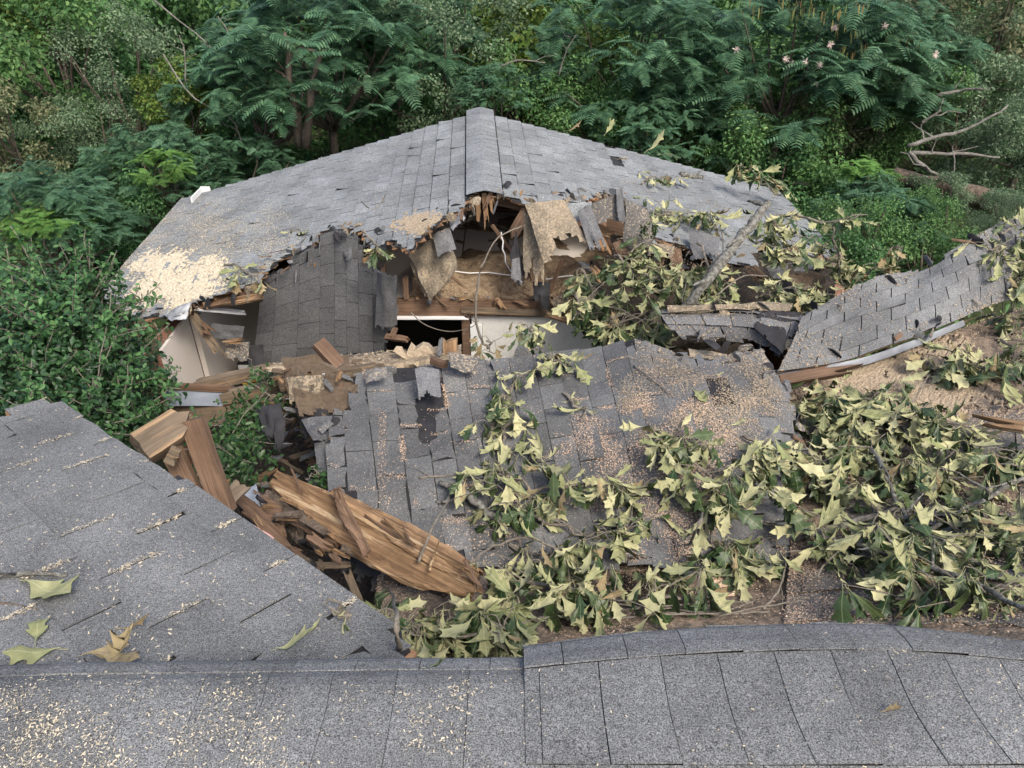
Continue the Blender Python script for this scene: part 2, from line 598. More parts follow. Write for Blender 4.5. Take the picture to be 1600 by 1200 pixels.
M['lf_holly'] = m_leaf('holly_leaf', [(0.010, 0.031, 0.012), (0.020, 0.054, 0.019), (0.041, 0.088, 0.032)], rough=0.4, trans=0.15, spec=0.4, vary=0.5)
M['lf_vine'] = m_leaf('vine_leaf', [(0.012, 0.037, 0.009), (0.025, 0.062, 0.015), (0.050, 0.093, 0.031)], rough=0.4, trans=0.2)
M['lf_dry'] = m_leaf('withered_leaf', [(0.16, 0.12, 0.06), (0.28, 0.22, 0.13), (0.36, 0.31, 0.19)])
M['pod'] = m_leaf('seed_pod', [(0.13, 0.17, 0.05), (0.22, 0.21, 0.07), (0.22, 0.13, 0.05)])
M['bloom'] = m_leaf('blossom', [(0.62, 0.48, 0.44), (0.75, 0.62, 0.55)])

# ---------------------------------------------------------------- ground
def sstep(x): x = min(1, max(0, x)); return x * x * (3 - 2 * x)


def ground_z(x, y):
    return (1.5 * sstep((x - 3.5) / 3.5) * sstep((y - 6.5) / 4) + 0.7 * sstep((y - 11) / 9) + 0.12 * nz(x * .4, y * .4) + 0.05 * nz(x * 1.7, y * 1.7, 3))


gv, gf = [], []
xs = np.concatenate([np.linspace(-120, -24, 9), np.linspace(-20, 20, 61), np.linspace(24, 120, 9)])
ys = np.concatenate([np.linspace(-40, -8, 5), np.linspace(-5, 32, 56), np.linspace(36, 160, 10)])
for y in ys:
    for x in xs: gv.append((x, y, ground_z(x, y)))
for j in range(len(ys) - 1):
    for i in range(len(xs) - 1):
        a = j * len(xs) + i
        gf.append((a, a + 1, a + 1 + len(xs), a + len(xs)))
tag(put('ground', gv, gf, M['ground'], smooth=True, origin=(0, 0, 0)), kind='structure')

# ---------------------------------------------------------------- the far wing of the house
A_ = at(750, 175, y=9.46)                       # far end of the ridge
RD = Vector((-0.049, 0.9988, 0.0)).normalized()  # ridge direction
RX = Vector((0.9988, 0.049, 0.0))
RL = 2.74                                       # ridge left standing
house = thing('house', 'broken single-storey house wing with grey hip-like shingle roof torn open at its near end', 'house', (0, 8.0, 0))
RIDGE_NEAR = A_ - RD * RL


def slope_pt(s, w, side):
    p = RIDGE_NEAR + RD * s + RX * (side * w) - Vector((0, 0, 0.271 * w))
    if s < 0.9:
        k = 0.9 - s
        p.z -= 0.035 * k * k * (0.4 + 0.35 * w)
    if side > 0:                                # the tree has dented this slope
        p.z -= 0.05 * math.exp(-((s - 1.2) ** 2 + (w - 1.7) ** 2) / .5)
    return p


WMAX = 3.80
S1 = Surf([[slope_pt(s, w, -1) for s in np.linspace(-1.2, RL, 7)] for w in np.linspace(0.05, WMAX, 7)])
S2 = Surf([[slope_pt(s, w, 1) for s in np.linspace(-1.2, RL, 7)] for w in np.linspace(0.05, 3.85, 7)])
OUT1 = [(752, 165), (757, 302), (738, 304), (716, 330), (690, 342), (655, 372), (640, 392), (622, 384), (605, 372), (585, 392), (566, 362), (541, 358), (505, 362),
        (478, 388), (440, 404), (411, 430), (404, 442), (352, 458), (300, 472), (290, 492), (250, 493), (206, 499), (168, 475), (160, 440), (315, 280), (740, 150)]
OUT2 = [(748, 165), (757, 302), (790, 306), (832, 324), (855, 318), (885, 312), (905, 318), (935, 305), (958, 298), (968, 312), (985, 318), (1000, 345), (1015, 372), (1060, 380),
        (1110, 405), (1150, 412), (1190, 420), (1222, 414), (1250, 404), (1296, 402), (1310, 380), (1210, 275), (760, 150)]
roof_l = deck('roof', S1, 60, 60, M['felt'], house, OUT1, bot=-.009)
roof_r = deck('roof', S2, 60, 60, M['felt'], house, OUT2, bot=-.009)
for S_, O_, r_ in ((S1, OUT1, roof_l), (S2, OUT2, roof_r)): deck('roof_sheathing', S_, 60, 60, M['deck'], r_, O_, top=-.011, bot=-.026, is_solid=False)
HEAP = [(182, 470), (250, 400), (330, 352), (385, 365), (400, 392), (425, 405), (412, 430), (350, 458), (300, 470), (285, 490), (205, 497)]


def pick_far(n):
    def f(out):
        def key(vf):
            c = np.mean(vf[0], 0)
            x, y = survey(c)
            return (bool(inpoly(x, y, HEAP)), c[1])
        o = sorted(out, key=key)
        return o[:n], o[n:]
    return f


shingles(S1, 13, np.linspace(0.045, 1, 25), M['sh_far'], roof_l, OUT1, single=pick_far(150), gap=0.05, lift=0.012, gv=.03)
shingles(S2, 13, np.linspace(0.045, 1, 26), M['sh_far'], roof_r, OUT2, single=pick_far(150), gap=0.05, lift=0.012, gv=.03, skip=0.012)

# ridge caps
cap_n = 19
for i in range(cap_n):
    s0 = RL - (i + 1) * (RL + 0.06) / cap_n
    s1 = s0 + 0.30
    G = []
    for w in (-0.165, -0.11, -0.045, 0, 0.045, 0.11, 0.165):
        row = []
        for s in (s0, (s0 + s1) / 2, s1):
            p = RIDGE_NEAR + RD * s + RX * w - Vector((0, 0, 0.271 * (math.sqrt(w * w + 0.0012) - 0.03)))
            p.z += 0.018 + 0.0095 * (s1 - s) / 0.30
            row.append(p)
        G.append(row)
    S = Surf(G)
    V, F = patch(S, np.linspace(0, 1, 3), np.linspace(0, 1, 7), 0.003, -0.003)
    put('ridge_cap_shingle', V, F, M['sh_far'], house, smooth=False)

# walls, ceiling, gable end, attic
XL, XR, YN, YF = -3.10, 3.30, 5.72, 9.25


def hbox(name, x0, x1, y0, y1, z0, z1, mat):
    V, F = box_vf(x0, x1, y0, y1, z0, z1)
    return put(name, V, F, mat, house)


hbox('outer_wall', XL - 0.16, XL - 0.02, YN - .03, YF, -0.3, 2.48, M['brick'])
hbox('outer_wall', XR, XR + 0.16, 6.9, YF, -0.3, 2.40, M['brick'])
hbox('outer_wall', XL, XR, YF - .02, YF + 0.13, -0.3, 2.45, M['brick'])
hbox('drywall_panel', XL - 0.015, XL + 0.012, YN, 6.36, 0.02, 2.50, M['drywall'])
hbox('drywall_panel', XL + 0.02, XL + 0.07, 6.362, 8.6, 0.02, 2.44, M['drywall'])
hbox('back_wall', XL + 0.08, 1.2, 8.60, 8.64, 0.02, 2.39, M['dark'])  # near-black colour paints in the unlit depth of the room
V, F = [], []
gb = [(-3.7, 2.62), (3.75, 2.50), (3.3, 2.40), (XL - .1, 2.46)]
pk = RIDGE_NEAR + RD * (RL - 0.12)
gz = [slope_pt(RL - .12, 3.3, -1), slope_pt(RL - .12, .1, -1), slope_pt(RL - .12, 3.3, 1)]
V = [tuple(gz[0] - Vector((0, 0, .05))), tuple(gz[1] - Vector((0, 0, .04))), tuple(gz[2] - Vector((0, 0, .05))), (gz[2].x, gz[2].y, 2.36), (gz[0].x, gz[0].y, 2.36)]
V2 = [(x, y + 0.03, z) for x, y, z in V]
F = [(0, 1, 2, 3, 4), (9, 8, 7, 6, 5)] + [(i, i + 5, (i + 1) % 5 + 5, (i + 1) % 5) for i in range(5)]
put('gable_board', V + V2, F, M['dark'], house)  # attic shade painted into the board's colour, the wood itself is lighter
hbox('ceiling', -0.55, XR - .02, 6.68, YF - .06, 2.40, 2.43, M['drywall'])
hbox('ceiling', -2.1, -0.57, 6.9, YF - .06, 2.40, 2.43, M['drywall'])
# inner wall with the pale panel and the doorway
hbox('inner_wall', -0.40, 0.82, 6.60, 6.70, -0.2, 2.385, M['white_dirty'])
hbox('inner_wall', 0.85, 2.4, 6.75, 6.85, -0.2, 2.2, M['debris'])
hbox('door_trim', -0.415, -0.29, 6.575, 6.597, 0.0, 2.27, M['white'])
hbox('door_stud', -0.50, -0.42, 6.59, 6.68, 0.0, 2.37, M['lumber'])
hbox('floor_slab', XL, XR, 4.2, YF, -0.05, 0.0, M['soil'])
# gutter corner
g0 = at(322, 296, z=2.69)
A = Acc()
for (dx, dz, th, hh) in ((-0.07, 0.0, 0.012, .10),):
    A.add(*box_vf(g0.x + dx - .005, g0.x + dx + th, g0.y - 0.34, g0.y + .0, g0.z - .08, g0.z - .08 + hh))
A.add(*box_vf(g0.x - .07, g0.x + 0.05, g0.y + .002, g0.y + .014, g0.z - .08, g0.z + .035))
A.add(*box_vf(g0.x - .06, g0.x - .01, g0.y - .34, g0.y, g0.z - .078, g0.z - .068))
A.put('gutter_end', M['white'], house)

# attic insulation heap, visible through the hole
G = []
for x in np.linspace(-1.0, 1.3, 14):
    G.append([(x, y, 2.42 + 0.24 * sstep((y - 6.62) / .3) * sstep((7.9 - y) / .7) * (0.7 + 1.1 * abs(nz(x * 2.3, y * 2.1, 5))) + .10 * nz(x * 6, y * 6, 1)) for y in np.linspace(6.62, 9.0, 14)])
S = Surf(G)
V, F = patch(S, np.linspace(0, 1, 40), np.linspace(0, 1, 40), 0.0, -0.12)
put('insulation_heap', V + np.array([[0, 0, 0]]) + np.array([[0, 0, .02 * nz(p[0] * 22, p[1] * 22)] for p in V]), F, M['insul'], house)


def board_vf(L, w, h, s0=0.0, s1=0.0, kx=6, ky=5):
    """a plank along local X with splintered ends"""
    keep = {}
    V, F = [], []
    e0 = [random.uniform(0, s0) for _ in range(ky + 1)]
    e1 = [random.uniform(0, s1) for _ in range(ky + 1)]
    for k in range(2):
        for j in range(ky + 1):
            for i in range(kx + 1):
                x0, x1 = e0[j] * (1 if k else .7), L - e1[j] * (1 if k else .75)
                x = x0 + (x1 - x0) * i / kx
                V.append((x, (j / ky - .5) * w + random.uniform(-.002, .002), (k - .5) * h + random.uniform(-.0015, .0015)))
    n = (kx + 1) * (ky + 1)
    q = lambda k, j, i: k * n + j * (kx + 1) + i
    for j in range(ky):
        for i in range(kx):
            F.append((q(1, j, i), q(1, j, i + 1), q(1, j + 1, i + 1), q(1, j + 1, i)))
            F.append((q(0, j, i), q(0, j + 1, i), q(0, j + 1, i + 1), q(0, j, i + 1)))
    for i in range(kx):
        F.append((q(0, 0, i), q(0, 0, i + 1), q(1, 0, i + 1), q(1, 0, i)))
        F.append((q(0, ky, i), q(1, ky, i), q(1, ky, i + 1), q(0, ky, i + 1)))
    for j in range(ky):
        F.append((q(0, j, 0), q(1, j, 0), q(1, j + 1, 0), q(0, j + 1, 0)))
        F.append((q(0, j, kx), q(0, j + 1, kx), q(1, j + 1, kx), q(1, j, kx)))
    return V, F


def board(name, p0, p1, w, h, mat, s0=0.0, s1=0.0, up=(0, 0, 1), label=None, cat=None, parent=None, group=None, roll=0.0):
    """w is the width across, h the thickness along `up`"""
    p0, p1 = Vector(p0), Vector(p1)
    x = (p1 - p0)
    L = x.length
    x.normalize()
    z = Vector(up) - x * x.dot(Vector(up))
    z.normalize()
    y = z.cross(x)
    Mx = Matrix((x, y, z)).transposed().to_4x4()
    Mx = Matrix.Translation(p0) @ Mx @ Matrix.Rotation(roll, 4, 'X')
    V, F = board_vf(L, w, h, s0, s1)
    me = bpy.data.meshes.new(name)
    me.from_pydata(V, [], F)
    me.materials.append(mat)
    o = put_shared(name, me, parent, Mx)
    if label: tag(o, label, cat, group)
    return o


# header beam under the attic, rafters and studs of the house
board('header_beam', (-1.32, 6.585, 2.475), (0.66, 6.585, 2.455), 0.06, 0.17, M['lumber'], 0, .3, parent=house)
board('header_beam', (-0.5, 6.54, 2.46), (0.78, 6.54, 2.41), 0.03, 0.06, M['lumber_old'], .3, .4, parent=house)
board('ceiling_edge', (-1.32, 6.56, 2.375), (-.42, 6.56, 2.375), 0.10, 0.016, M['white'], 0, .1, parent=house)
board('stud', (-1.20, 6.50, 2.36), (-1.20, 6.46, 2.98), 0.05, 0.09, M['lumber'], 0, .1, up=(0, 1, 0), parent=house)
board('stud', (-1.02, 6.57, 2.57), (-1.02, 6.60, 2.80), 0.05, 0.07, M['lumber'], 0, .05, up=(0, 1, 0), parent=house)
for w_, sd_ in ((.05, -1), (.06, 1)):
    for s in (0.25, 0.86, 1.47, 2.08):
        a, b = slope_pt(s, .02, sd_), slope_pt(s, 3.3, sd_)
        board('rafter', a - Vector((0, 0, .115)), b - Vector((0, 0, .115)), 0.04, 0.14, M['lumber'], 0, 0, parent=house)
board('rafter', RIDGE_NEAR + RD * .03 + Vector((-.06, 0, -.10)), RIDGE_NEAR + RD * .03 + Vector((-1.2, .1, -.52)), 0.04, 0.12, M['lumber'], .05, .3, parent=house)
board('ridge_board', RIDGE_NEAR + RD * -.02 + Vector((.02, 0, -.13)), RIDGE_NEAR + RD * RL * .98 + Vector((.02, 0, -.13)), 0.03, 0.17, M['lumber'], .2, 0, parent=house)
for dx, l in ((-.07, .26), (.0, .34), (.06, .2)):
    board('splinter', RIDGE_NEAR + RD * .03 + Vector((dx, 0, -.03)), RIDGE_NEAR + RD * -.05 + Vector((dx + .02, 0, -.03 - l)), 0.045, 0.02, M['fresh'], 0, .16, up=(0, -1, 0), parent=house)
# splintered eave boards on the left of the opening
e0, e1 = at(293, 484, y=6.15), at(411, 455, y=6.1)
board('eave_board', e0 + Vector((0, .05, 0)), e1, 0.12, 0.03, M['lumber'], .1, .05, up=(0, -.5, 1), parent=house)
board('eave_board', at(330, 478, y=6.05), at(412, 462, y=5.95), 0.07, 0.025, M['fresh'], .5, .05, up=(0, -.6, 1), parent=house)
board('eave_board', at(298, 478, y=6.3), at(405, 442, y=6.25), 0.05, 0.10, M['lumber'], .1, .05, parent=house)
board('ceiling_edge', at(300, 481, y=6.12), at(386, 489, y=6.3), 0.06, 0.02, M['white'], .1, .1, parent=house)
board('corner_post', at(222, 585, y=5.75), at(222, 500, y=5.75), 0.09, 0.05, M['lumber'], 0, .08, up=(0, -1, 0), parent=house)
board('corner_post', at(246, 640, y=5.70), at(236, 520, y=5.70), 0.10, 0.04, M['lumber_old'], 0, .1, up=(0, -1, 0), parent=house)
V, F = patch(Surf([[at(186, 490, y=5.75), at(215, 505, y=5.75)], [at(205, 525, y=5.8), at(238, 502, y=5.85)]]), np.linspace(0, 1, 5), np.linspace(0, 1, 5), .01, -.01, jit=.2)
put('eave_board', V, F, M['lumber'], house)


def flap(name, G, outline_uv, mats, parent=None, label=None, cat=None, nu=14, nv=14, th=0.007, jit=0.25, group=None, is_solid=False):
    """a torn sheet of shingle: upper face and dusty underside as given, outline in (u, v)"""
    S = Surf(G)
    u, v = np.linspace(0, 1, nu + 1), np.linspace(0, 1, nv + 1)
    uc, vc = (u[:-1] + u[1:]) / 2, (v[:-1] + v[1:]) / 2
    U, Vv = np.meshgrid(uc, vc)
    k = inpoly(U, Vv, outline_uv) if outline_uv else None
    V, F = patch(S, u, v, th / 2, -th / 2, k, jit)
    if is_solid: solid(V, F)
    o = put(name, V, F, mats, parent)
    if label: tag(o, label, cat, group)
    return o


def quadflap(name, pts, mat, parent, jag=0.1, nu=12, nv=12, **kw):
    """pts: 4 corners (photo x, y, world Y) upper-left, upper-right, lower-right, lower-left; lower edge torn"""
    c = [at(x, y, y=Y) for x, y, Y in pts]
    nrm = (c[1] - c[0]).cross(c[3] - c[0]).normalized()
    if nrm.y > 0: nrm = -nrm
    sz_ = ((c[1] - c[0]).length + (c[3] - c[0]).length) / 2
    G = []
    for j in range(5):
        a, b = c[0].lerp(c[3], j / 4), c[1].lerp(c[2], j / 4)
        G.append([a.lerp(b, i / 4) + nrm * (.05 * sz_ * (1 - (i / 2 - 1) ** 2) + random.gauss(0, .03 * sz_)) for i in range(5)])
    out = [(0, 0), (1, 0)] + [(1 - i / 8, 1.02 - jag * random.random() * (2 if i in (2, 5) else 1)) for i in range(9)]
    return flap(name, G, out, mat, parent, nu=nu, nv=nv, **kw)


# torn sheets hanging round the hole at the ridge
quadflap('torn_shingle_sheet', [(640, 398, 6.55), (700, 356, 6.5), (716, 420, 6.35), (672, 472, 6.35)], M['under'], house, .02)
quadflap('torn_shingle_sheet', [(676, 366, 6.45), (703, 355, 6.45), (714, 392, 6.3), (684, 402, 6.3)], M['sh_dark'], house, .2)
quadflap('torn_shingle_sheet', [(640, 410, 6.6), (700, 420, 6.5), (706, 440, 6.45), (666, 468, 6.42)], M['under'], house, .1)
quadflap('torn_shingle_sheet', [(820, 318, 6.5), (882, 312, 6.55), (919, 380, 6.3), (850, 412, 6.25)], M['under'], house, .3)
quadflap('torn_shingle_sheet', [(818, 330, 6.55), (850, 360, 6.55), (850, 450, 6.4), (818, 440, 6.4)], M['under'], house, .3)
quadflap('torn_shingle_sheet', [(884, 318, 6.55), (925, 316, 6.6), (915, 345, 6.5), (898, 352, 6.45)], M['sh_far'], house, .15)
quadflap('torn_shingle_sheet', [(902, 330, 6.42), (922, 318, 6.45), (950, 392, 6.25), (922, 392, 6.2)], M['sh_dark'], house, .2)
quadflap('torn_shingle_sheet', [(922, 320, 6.6), (968, 300, 6.65), (975, 352, 6.5), (930, 356, 6.5)], M['sh_dusty'], house, .3)
quadflap('torn_shingle_sheet', [(962, 296, 6.6), (972, 294, 6.75), (978, 352, 6.6), (965, 344, 6.45)], M['sh_dark'], house, .1)
quadflap('torn_shingle_sheet', [(975, 308, 6.7), (1015, 335, 6.8), (1018, 400, 6.5), (978, 392, 6.45)], M['sh_dusty'], house, .2)
quadflap('torn_shingle_sheet', [(700, 340, 6.5), (722, 326, 6.5), (728, 344, 6.45), (706, 362, 6.4)], M['flash'], house, .3)
quadflap('torn_shingle_sheet', [(796, 400, 6.5), (806, 360, 6.6), (822, 440, 6.45), (810, 448, 6.4)], M['felt'], house, .2)
quadflap('torn_shingle_sheet', [(832, 440, 6.5), (860, 440, 6.5), (858, 490, 6.42), (836, 476, 6.42)], M['felt'], house, .3)
quadflap('torn_shingle_sheet', [(800, 405, 6.45), (812, 402, 6.45), (815, 448, 6.4), (798, 436, 6.4)], M['sh_dark'], house, .2)
quadflap('torn_shingle_sheet', [(860, 470, 6.5), (882, 455, 6.5), (900, 484, 6.45), (872, 492, 6.42)], M['under'], house, .3)
quadflap('torn_shingle_sheet', [(1195, 420, 6.2), (1285, 404, 6.3), (1290, 424, 6.15), (1215, 440, 6.1)], M['sh_dark'], house, .5)
quadflap('torn_shingle_sheet', [(575, 358, 6.62), (602, 372, 6.6), (606, 404, 6.4), (584, 398, 6.4)], M['sh_far'], house, .2)
quadflap('torn_shingle_sheet', [(262, 498, 5.85), (298, 470, 5.95), (292, 500, 5.85), (268, 502, 5.8)], M['flash'], house, .1)
quadflap('torn_shingle_sheet', [(255, 492, 5.95), (292, 474, 6.0), (290, 490, 5.86), (268, 500, 5.82)], M['sh_far'], house, .2)

# dark rubble slope of the fallen right-hand part, carries the leafy boughs
US = Surf([[at(858, 400, y=6.9), at(1080, 392, y=7.0), at(1310, 408, y=7.0)],
           [at(875, 470, y=6.4), at(1080, 460, y=6.3), at(1305, 450, y=6.3)],
           [at(890, 560, y=5.9), at(1080, 540, y=5.6), at(1305, 520, y=5.6)]])
rub = thing('fallen_roof_rubble', 'dark heap of fallen roof pieces lying under the leafy boughs by the right slope', 'rubble', US.P(np.array([.5]), np.array([1.]))[0])
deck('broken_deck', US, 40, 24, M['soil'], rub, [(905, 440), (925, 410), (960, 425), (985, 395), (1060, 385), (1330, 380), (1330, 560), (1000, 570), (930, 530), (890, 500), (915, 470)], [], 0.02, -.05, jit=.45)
for k in range(16):
    u, v = random.uniform(.1, .95), random.uniform(.1, .85)
    p = Vector(US.P(np.array([u]), np.array([v]))[0])
    q = p + Vector((random.uniform(-.5, .5), random.uniform(-.3, .3), random.uniform(-.1, .15)))
    board('broken_board', p + Vector((0, 0, .06)), q + Vector((0, 0, .06)), random.uniform(.05, .12), .02, M[random.choice(['lumber', 'lumber_old', 'sh_dark', 'fresh'])], .1, .15, parent=rub)
board('broken_board', at(1172, 418, y=6.2), at(1192, 440, y=6.0), .10, .03, M['fresh'], .05, .1, up=(0, -1, .3), parent=rub)
quadflap('shingle_sheet', [(1075, 362, 6.8), (1125, 372, 6.8), (1120, 408, 6.5), (1085, 408, 6.5)], M['sh_dark'], rub, .3)
quadflap('shingle_sheet', [(1010, 380, 6.6), (1055, 384, 6.6), (1050, 402, 6.5), (1012, 402, 6.5)], M['under'], rub, .3)
quadflap('shingle_sheet', [(1230, 428, 6.2), (1290, 430, 6.2), (1290, 468, 6.0), (1250, 468, 6.0)], M['felt_brown'], rub, .3)

# ---------------------------------------------------------------- hanging roof panel left of the opening
HS = Surf([[at(408, 428, y=6.36), at(403, 500, y=6.45), at(392, 585, y=6.6)],
           [at(500, 368, y=6.34), at(500, 470, y=6.45), at(498, 590, y=6.6)],
           [at(560, 362, y=6.34), at(560, 470, y=6.45), at(562, 590, y=6.6)],
           [at(622, 395, y=6.34), at(622, 480, y=6.45), at(622, 590, y=6.6)]])
OUTH = [(412, 432), (452, 418), (462, 396), (498, 384), (502, 362), (538, 360), (541, 370), (556, 366), (570, 400), (590, 420), (617, 436), (620, 470), (617, 516), (604, 520), (602, 550), (570, 575),
        (540, 580), (400, 580), (384, 545), (388, 500), (384, 478), (412, 474), (408, 450)]
hang = thing('roof_panel', 'dark shingled roof panel hanging steeply into the opening under the left slope', 'roof panel', HS.P(np.array([.5]), np.array([.5]))[0])
deck('roof_deck', HS, 40, 40, M['felt'], hang, OUTH)
shingles(HS, 7, np.linspace(0.0, 1, 10), M['sh_dark'], hang, OUTH, gap=0.03, lift=0.006, gv=.004, off=lambda j: random.choice([0.1, 0.35, 0.6, 0.85]))
quadflap('torn_edge', [(590, 424, 6.24), (620, 430, 6.24), (620, 515, 6.38), (586, 512, 6.38)], M['sh_dark'], hang, .1)

# broken bits in the left room opening
quadflap_l = [([(330, 505, 6.2), (382, 510, 6.2), (378, 534, 6.15), (328, 528, 6.15)], 'sh_dark', 'dark bent shingle scrap stuck in front of the beige drywall room'),
              ([(352, 536, 6.1), (390, 534, 6.15), (388, 566, 6.0), (350, 562, 6.0)], 'sh_dusty', 'curled grey shingle scrap below the bent one in the room opening'),
              ([(386, 540, 6.15), (412, 538, 6.2), (412, 590, 6.0), (390, 588, 6.0)], 'felt', 'black curled felt scrap at the foot of the hanging roof panel')]
for pts, m_, lab in quadflap_l:
    o = quadflap('shingle_scrap', pts, M[m_], None, .25)
    tag(o, lab, 'shingle scrap')
board('broken_board', at(300, 490, y=6.1), at(352, 566, y=5.95), .08, .025, M['lumber_old'], .05, .3, up=(0, -1, .2), label='long brown split board slanting down across the beige room opening', cat='board')
board('broken_board', at(308, 506, y=6.0), at(332, 524, y=5.95), .10, .03, M['lumber'], .12, .12, up=(0, -1, .4), label='short splintered board end near the top of the room opening', cat='board')
board('broken_board', at(346, 534, y=6.02), at(388, 532, y=6.0), .05, .025, M['fresh'], .15, .15, up=(0, -1, .4), label='pale splintered stick lying across the shingle scraps in the room', cat='board')
shelf = thing('shelf', 'dark low shelf standing in the beige room behind the opening', 'shelf', (-2.85, 7.0, 0))
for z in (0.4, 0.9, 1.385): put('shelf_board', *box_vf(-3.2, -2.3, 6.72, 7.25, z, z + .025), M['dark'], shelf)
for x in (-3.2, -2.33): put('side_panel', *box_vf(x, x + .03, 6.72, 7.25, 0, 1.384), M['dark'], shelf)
bx = thing('storage_box', 'small black box with yellow print and white labels on the dark shelf', 'box', (-2.78, 6.85, 1.41))
put('carton', *box_vf(-2.9, -2.62, 6.75, 7.05, 1.411, 1.70), M['black_box'], bx)
for k in range(4): put('yellow_print', *box_vf(-2.885 + .0, -2.835 + (k % 2) * .02, 6.744, 6.7485, 1.43 + .05 * k, 1.462 + .05 * k), M['yellow'], bx)
for k in range(3): put('yellow_print', *box_vf(-2.79, -2.74 + (k % 2) * .03, 6.744, 6.7485, 1.43 + .05 * k, 1.46 + .05 * k), M['yellow'], bx)
put('white_label', *box_vf(-2.89, -2.73, 6.743, 6.7485, 1.64, 1.69), M['white'], bx)
put('white_label', *box_vf(-2.89, -2.78, 6.742, 6.7475, 1.60, 1.63), M['white'], bx)

# ---------------------------------------------------------------- collapsed slab in the middle
MG = [[at(500, 582, z=3.00), at(505, 650, z=2.98), at(511, 730, z=2.92), at(520, 900, z=2.80)],
      [at(640, 572, z=3.08), at(650, 640, z=3.04), at(662, 725, z=2.98), at(690, 905, z=2.82)],
      [at(770, 562, z=3.12), at(784, 635, z=3.08), at(800, 715, z=3.02), at(835, 905, z=2.86)],
      [at(905, 545, z=3.16), at(920, 615, z=3.14), at(942, 705, z=3.10), at(985, 905, z=2.90)],
      [at(1030, 525, z=3.20), at(1052, 595, z=3.24), at(1080, 690, z=3.20), at(1130, 905, z=2.92)],
      [at(1140, 525, z=3.18), at(1175, 595, z=3.22), at(1205, 690, z=3.15), at(1250, 905, z=2.86)],
      [at(1205, 545, z=3.04), at(1250, 615, z=3.02), at(1275, 700, z=2.90), at(1320, 905, z=2.72)]]
MS = Surf(MG)
MS = crumple(MS, 18, 12, .05)
OUTM = [(556, 590), (575, 572), (640, 562), (700, 564), (735, 556), (765, 560), (800, 556), (850, 545), (890, 535), (938, 512), (975, 514), (1000, 528), (1030, 548), (1065, 556), (1110, 560),
        (1150, 556), (1190, 548), (1205, 580), (1225, 605), (1240, 640), (1238, 690), (1215, 740), (1232, 830), (1230, 905), (1100, 905), (1062, 900), (1045, 880), (965, 882), (930, 900),
        (800, 893), (740, 882), (650, 842), (560, 785), (500, 752), (494, 700), (520, 690), (518, 648), (547, 640), (550, 610)]
mid = thing('roof_panel', 'wide collapsed grey shingle panel lying in the middle, sawn with pale lines of sawdust', 'roof panel', (0.2, 3.9, 2.8))
deck('roof_deck', MS, 70, 80, M['felt'], mid, OUTM)
HOLES_M = [[(652, 625), (682, 628), (684, 690), (656, 690)]]
shingles(MS, 6, np.linspace(0, 1, 23), M['sh_mid'], mid, OUTM, HOLES_M, gap=0.022, lift=0.009, skip=0.02, off=lambda j: (0, .5, .25, .7)[j % 4] + random.uniform(-.1, .1))
# loose overlapping sheets on its right half
for pts, m_ in (([(990, 530, 4.66), (1062, 556, 4.55), (1065, 596, 4.30), (1000, 588, 4.28)], 'sh_dusty'), ([(1075, 545, 4.62), (1135, 555, 4.62), (1138, 570, 4.45), (1080, 572, 4.42)], 'under'),
                ([(1120, 590, 4.4), (1190, 545, 4.6), (1205, 570, 4.42), (1150, 615, 4.2)], 'sh_dusty'), ([(1095, 560, 4.55), (1120, 556, 4.55), (1130, 600, 4.25), (1100, 605, 4.22)], 'sh_dusty'),
                ([(700, 548, 4.5), (752, 556, 4.45), (742, 584, 4.28), (704, 572, 4.3)], 'sh_dusty'), ([(648, 575, 4.3), (686, 578, 4.3), (690, 624, 4.05), (655, 624, 4.05)], 'sh_dark'),
                ([(570, 580, 4.4), (604, 574, 4.4), (606, 592, 4.28), (572, 600, 4.28)], 'sh_dusty'), ([(1212, 650, 3.95), (1255, 690, 3.85), (1236, 770, 3.4), (1200, 750, 3.45)], 'sh_dark')):
    quadflap('loose_shingle_sheet', pts, M[m_], mid, .15, th=.006)

# curled shingle strip between the slab and the right-hand slab
TS = Surf([[at(1032, 486, y=5.15), at(1100, 480, y=5.15), at(1180, 482, y=5.1), at(1256, 492, y=5.0)],
           [at(1036, 500, y=4.98), at(1105, 500, y=4.98), at(1180, 504, y=4.92), at(1248, 520, y=4.8)],
           [at(1060, 530, y=4.93), at(1125, 532, y=4.92), at(1180, 540, y=4.85), at(1225, 572, y=4.6)]])
OUTT = [(1034, 480), (1258, 488), (1256, 500), (1218, 557), (1196, 540), (1165, 525), (1150, 538), (1128, 525), (1110, 535), (1085, 522), (1072, 532), (1044, 512), (1030, 495)]
strip = thing('shingle_strip', 'dark curled shingle strip with a ragged lower edge below the leaning lichen limb', 'shingle strip', TS.P(np.array([.5]), np.array([.5]))[0])
deck('backing', TS, 40, 14, M['felt'], strip, OUTT)
shingles(TS, 5, [0, .28, .62, 1.0], M['sh_dark'], strip, OUTT, gap=0.03, lift=.012)
for pts, m_ in (([(1040, 482, 5.1), (1240, 478, 5.15), (1232, 487, 5.02), (1050, 490, 5.02)], 'under'), ([(1190, 488, 5.02), (1252, 490, 5.0), (1222, 555, 4.62), (1178, 512, 4.86)], 'felt')):
    quadflap('torn_sheet', pts, M[m_], strip, .05)

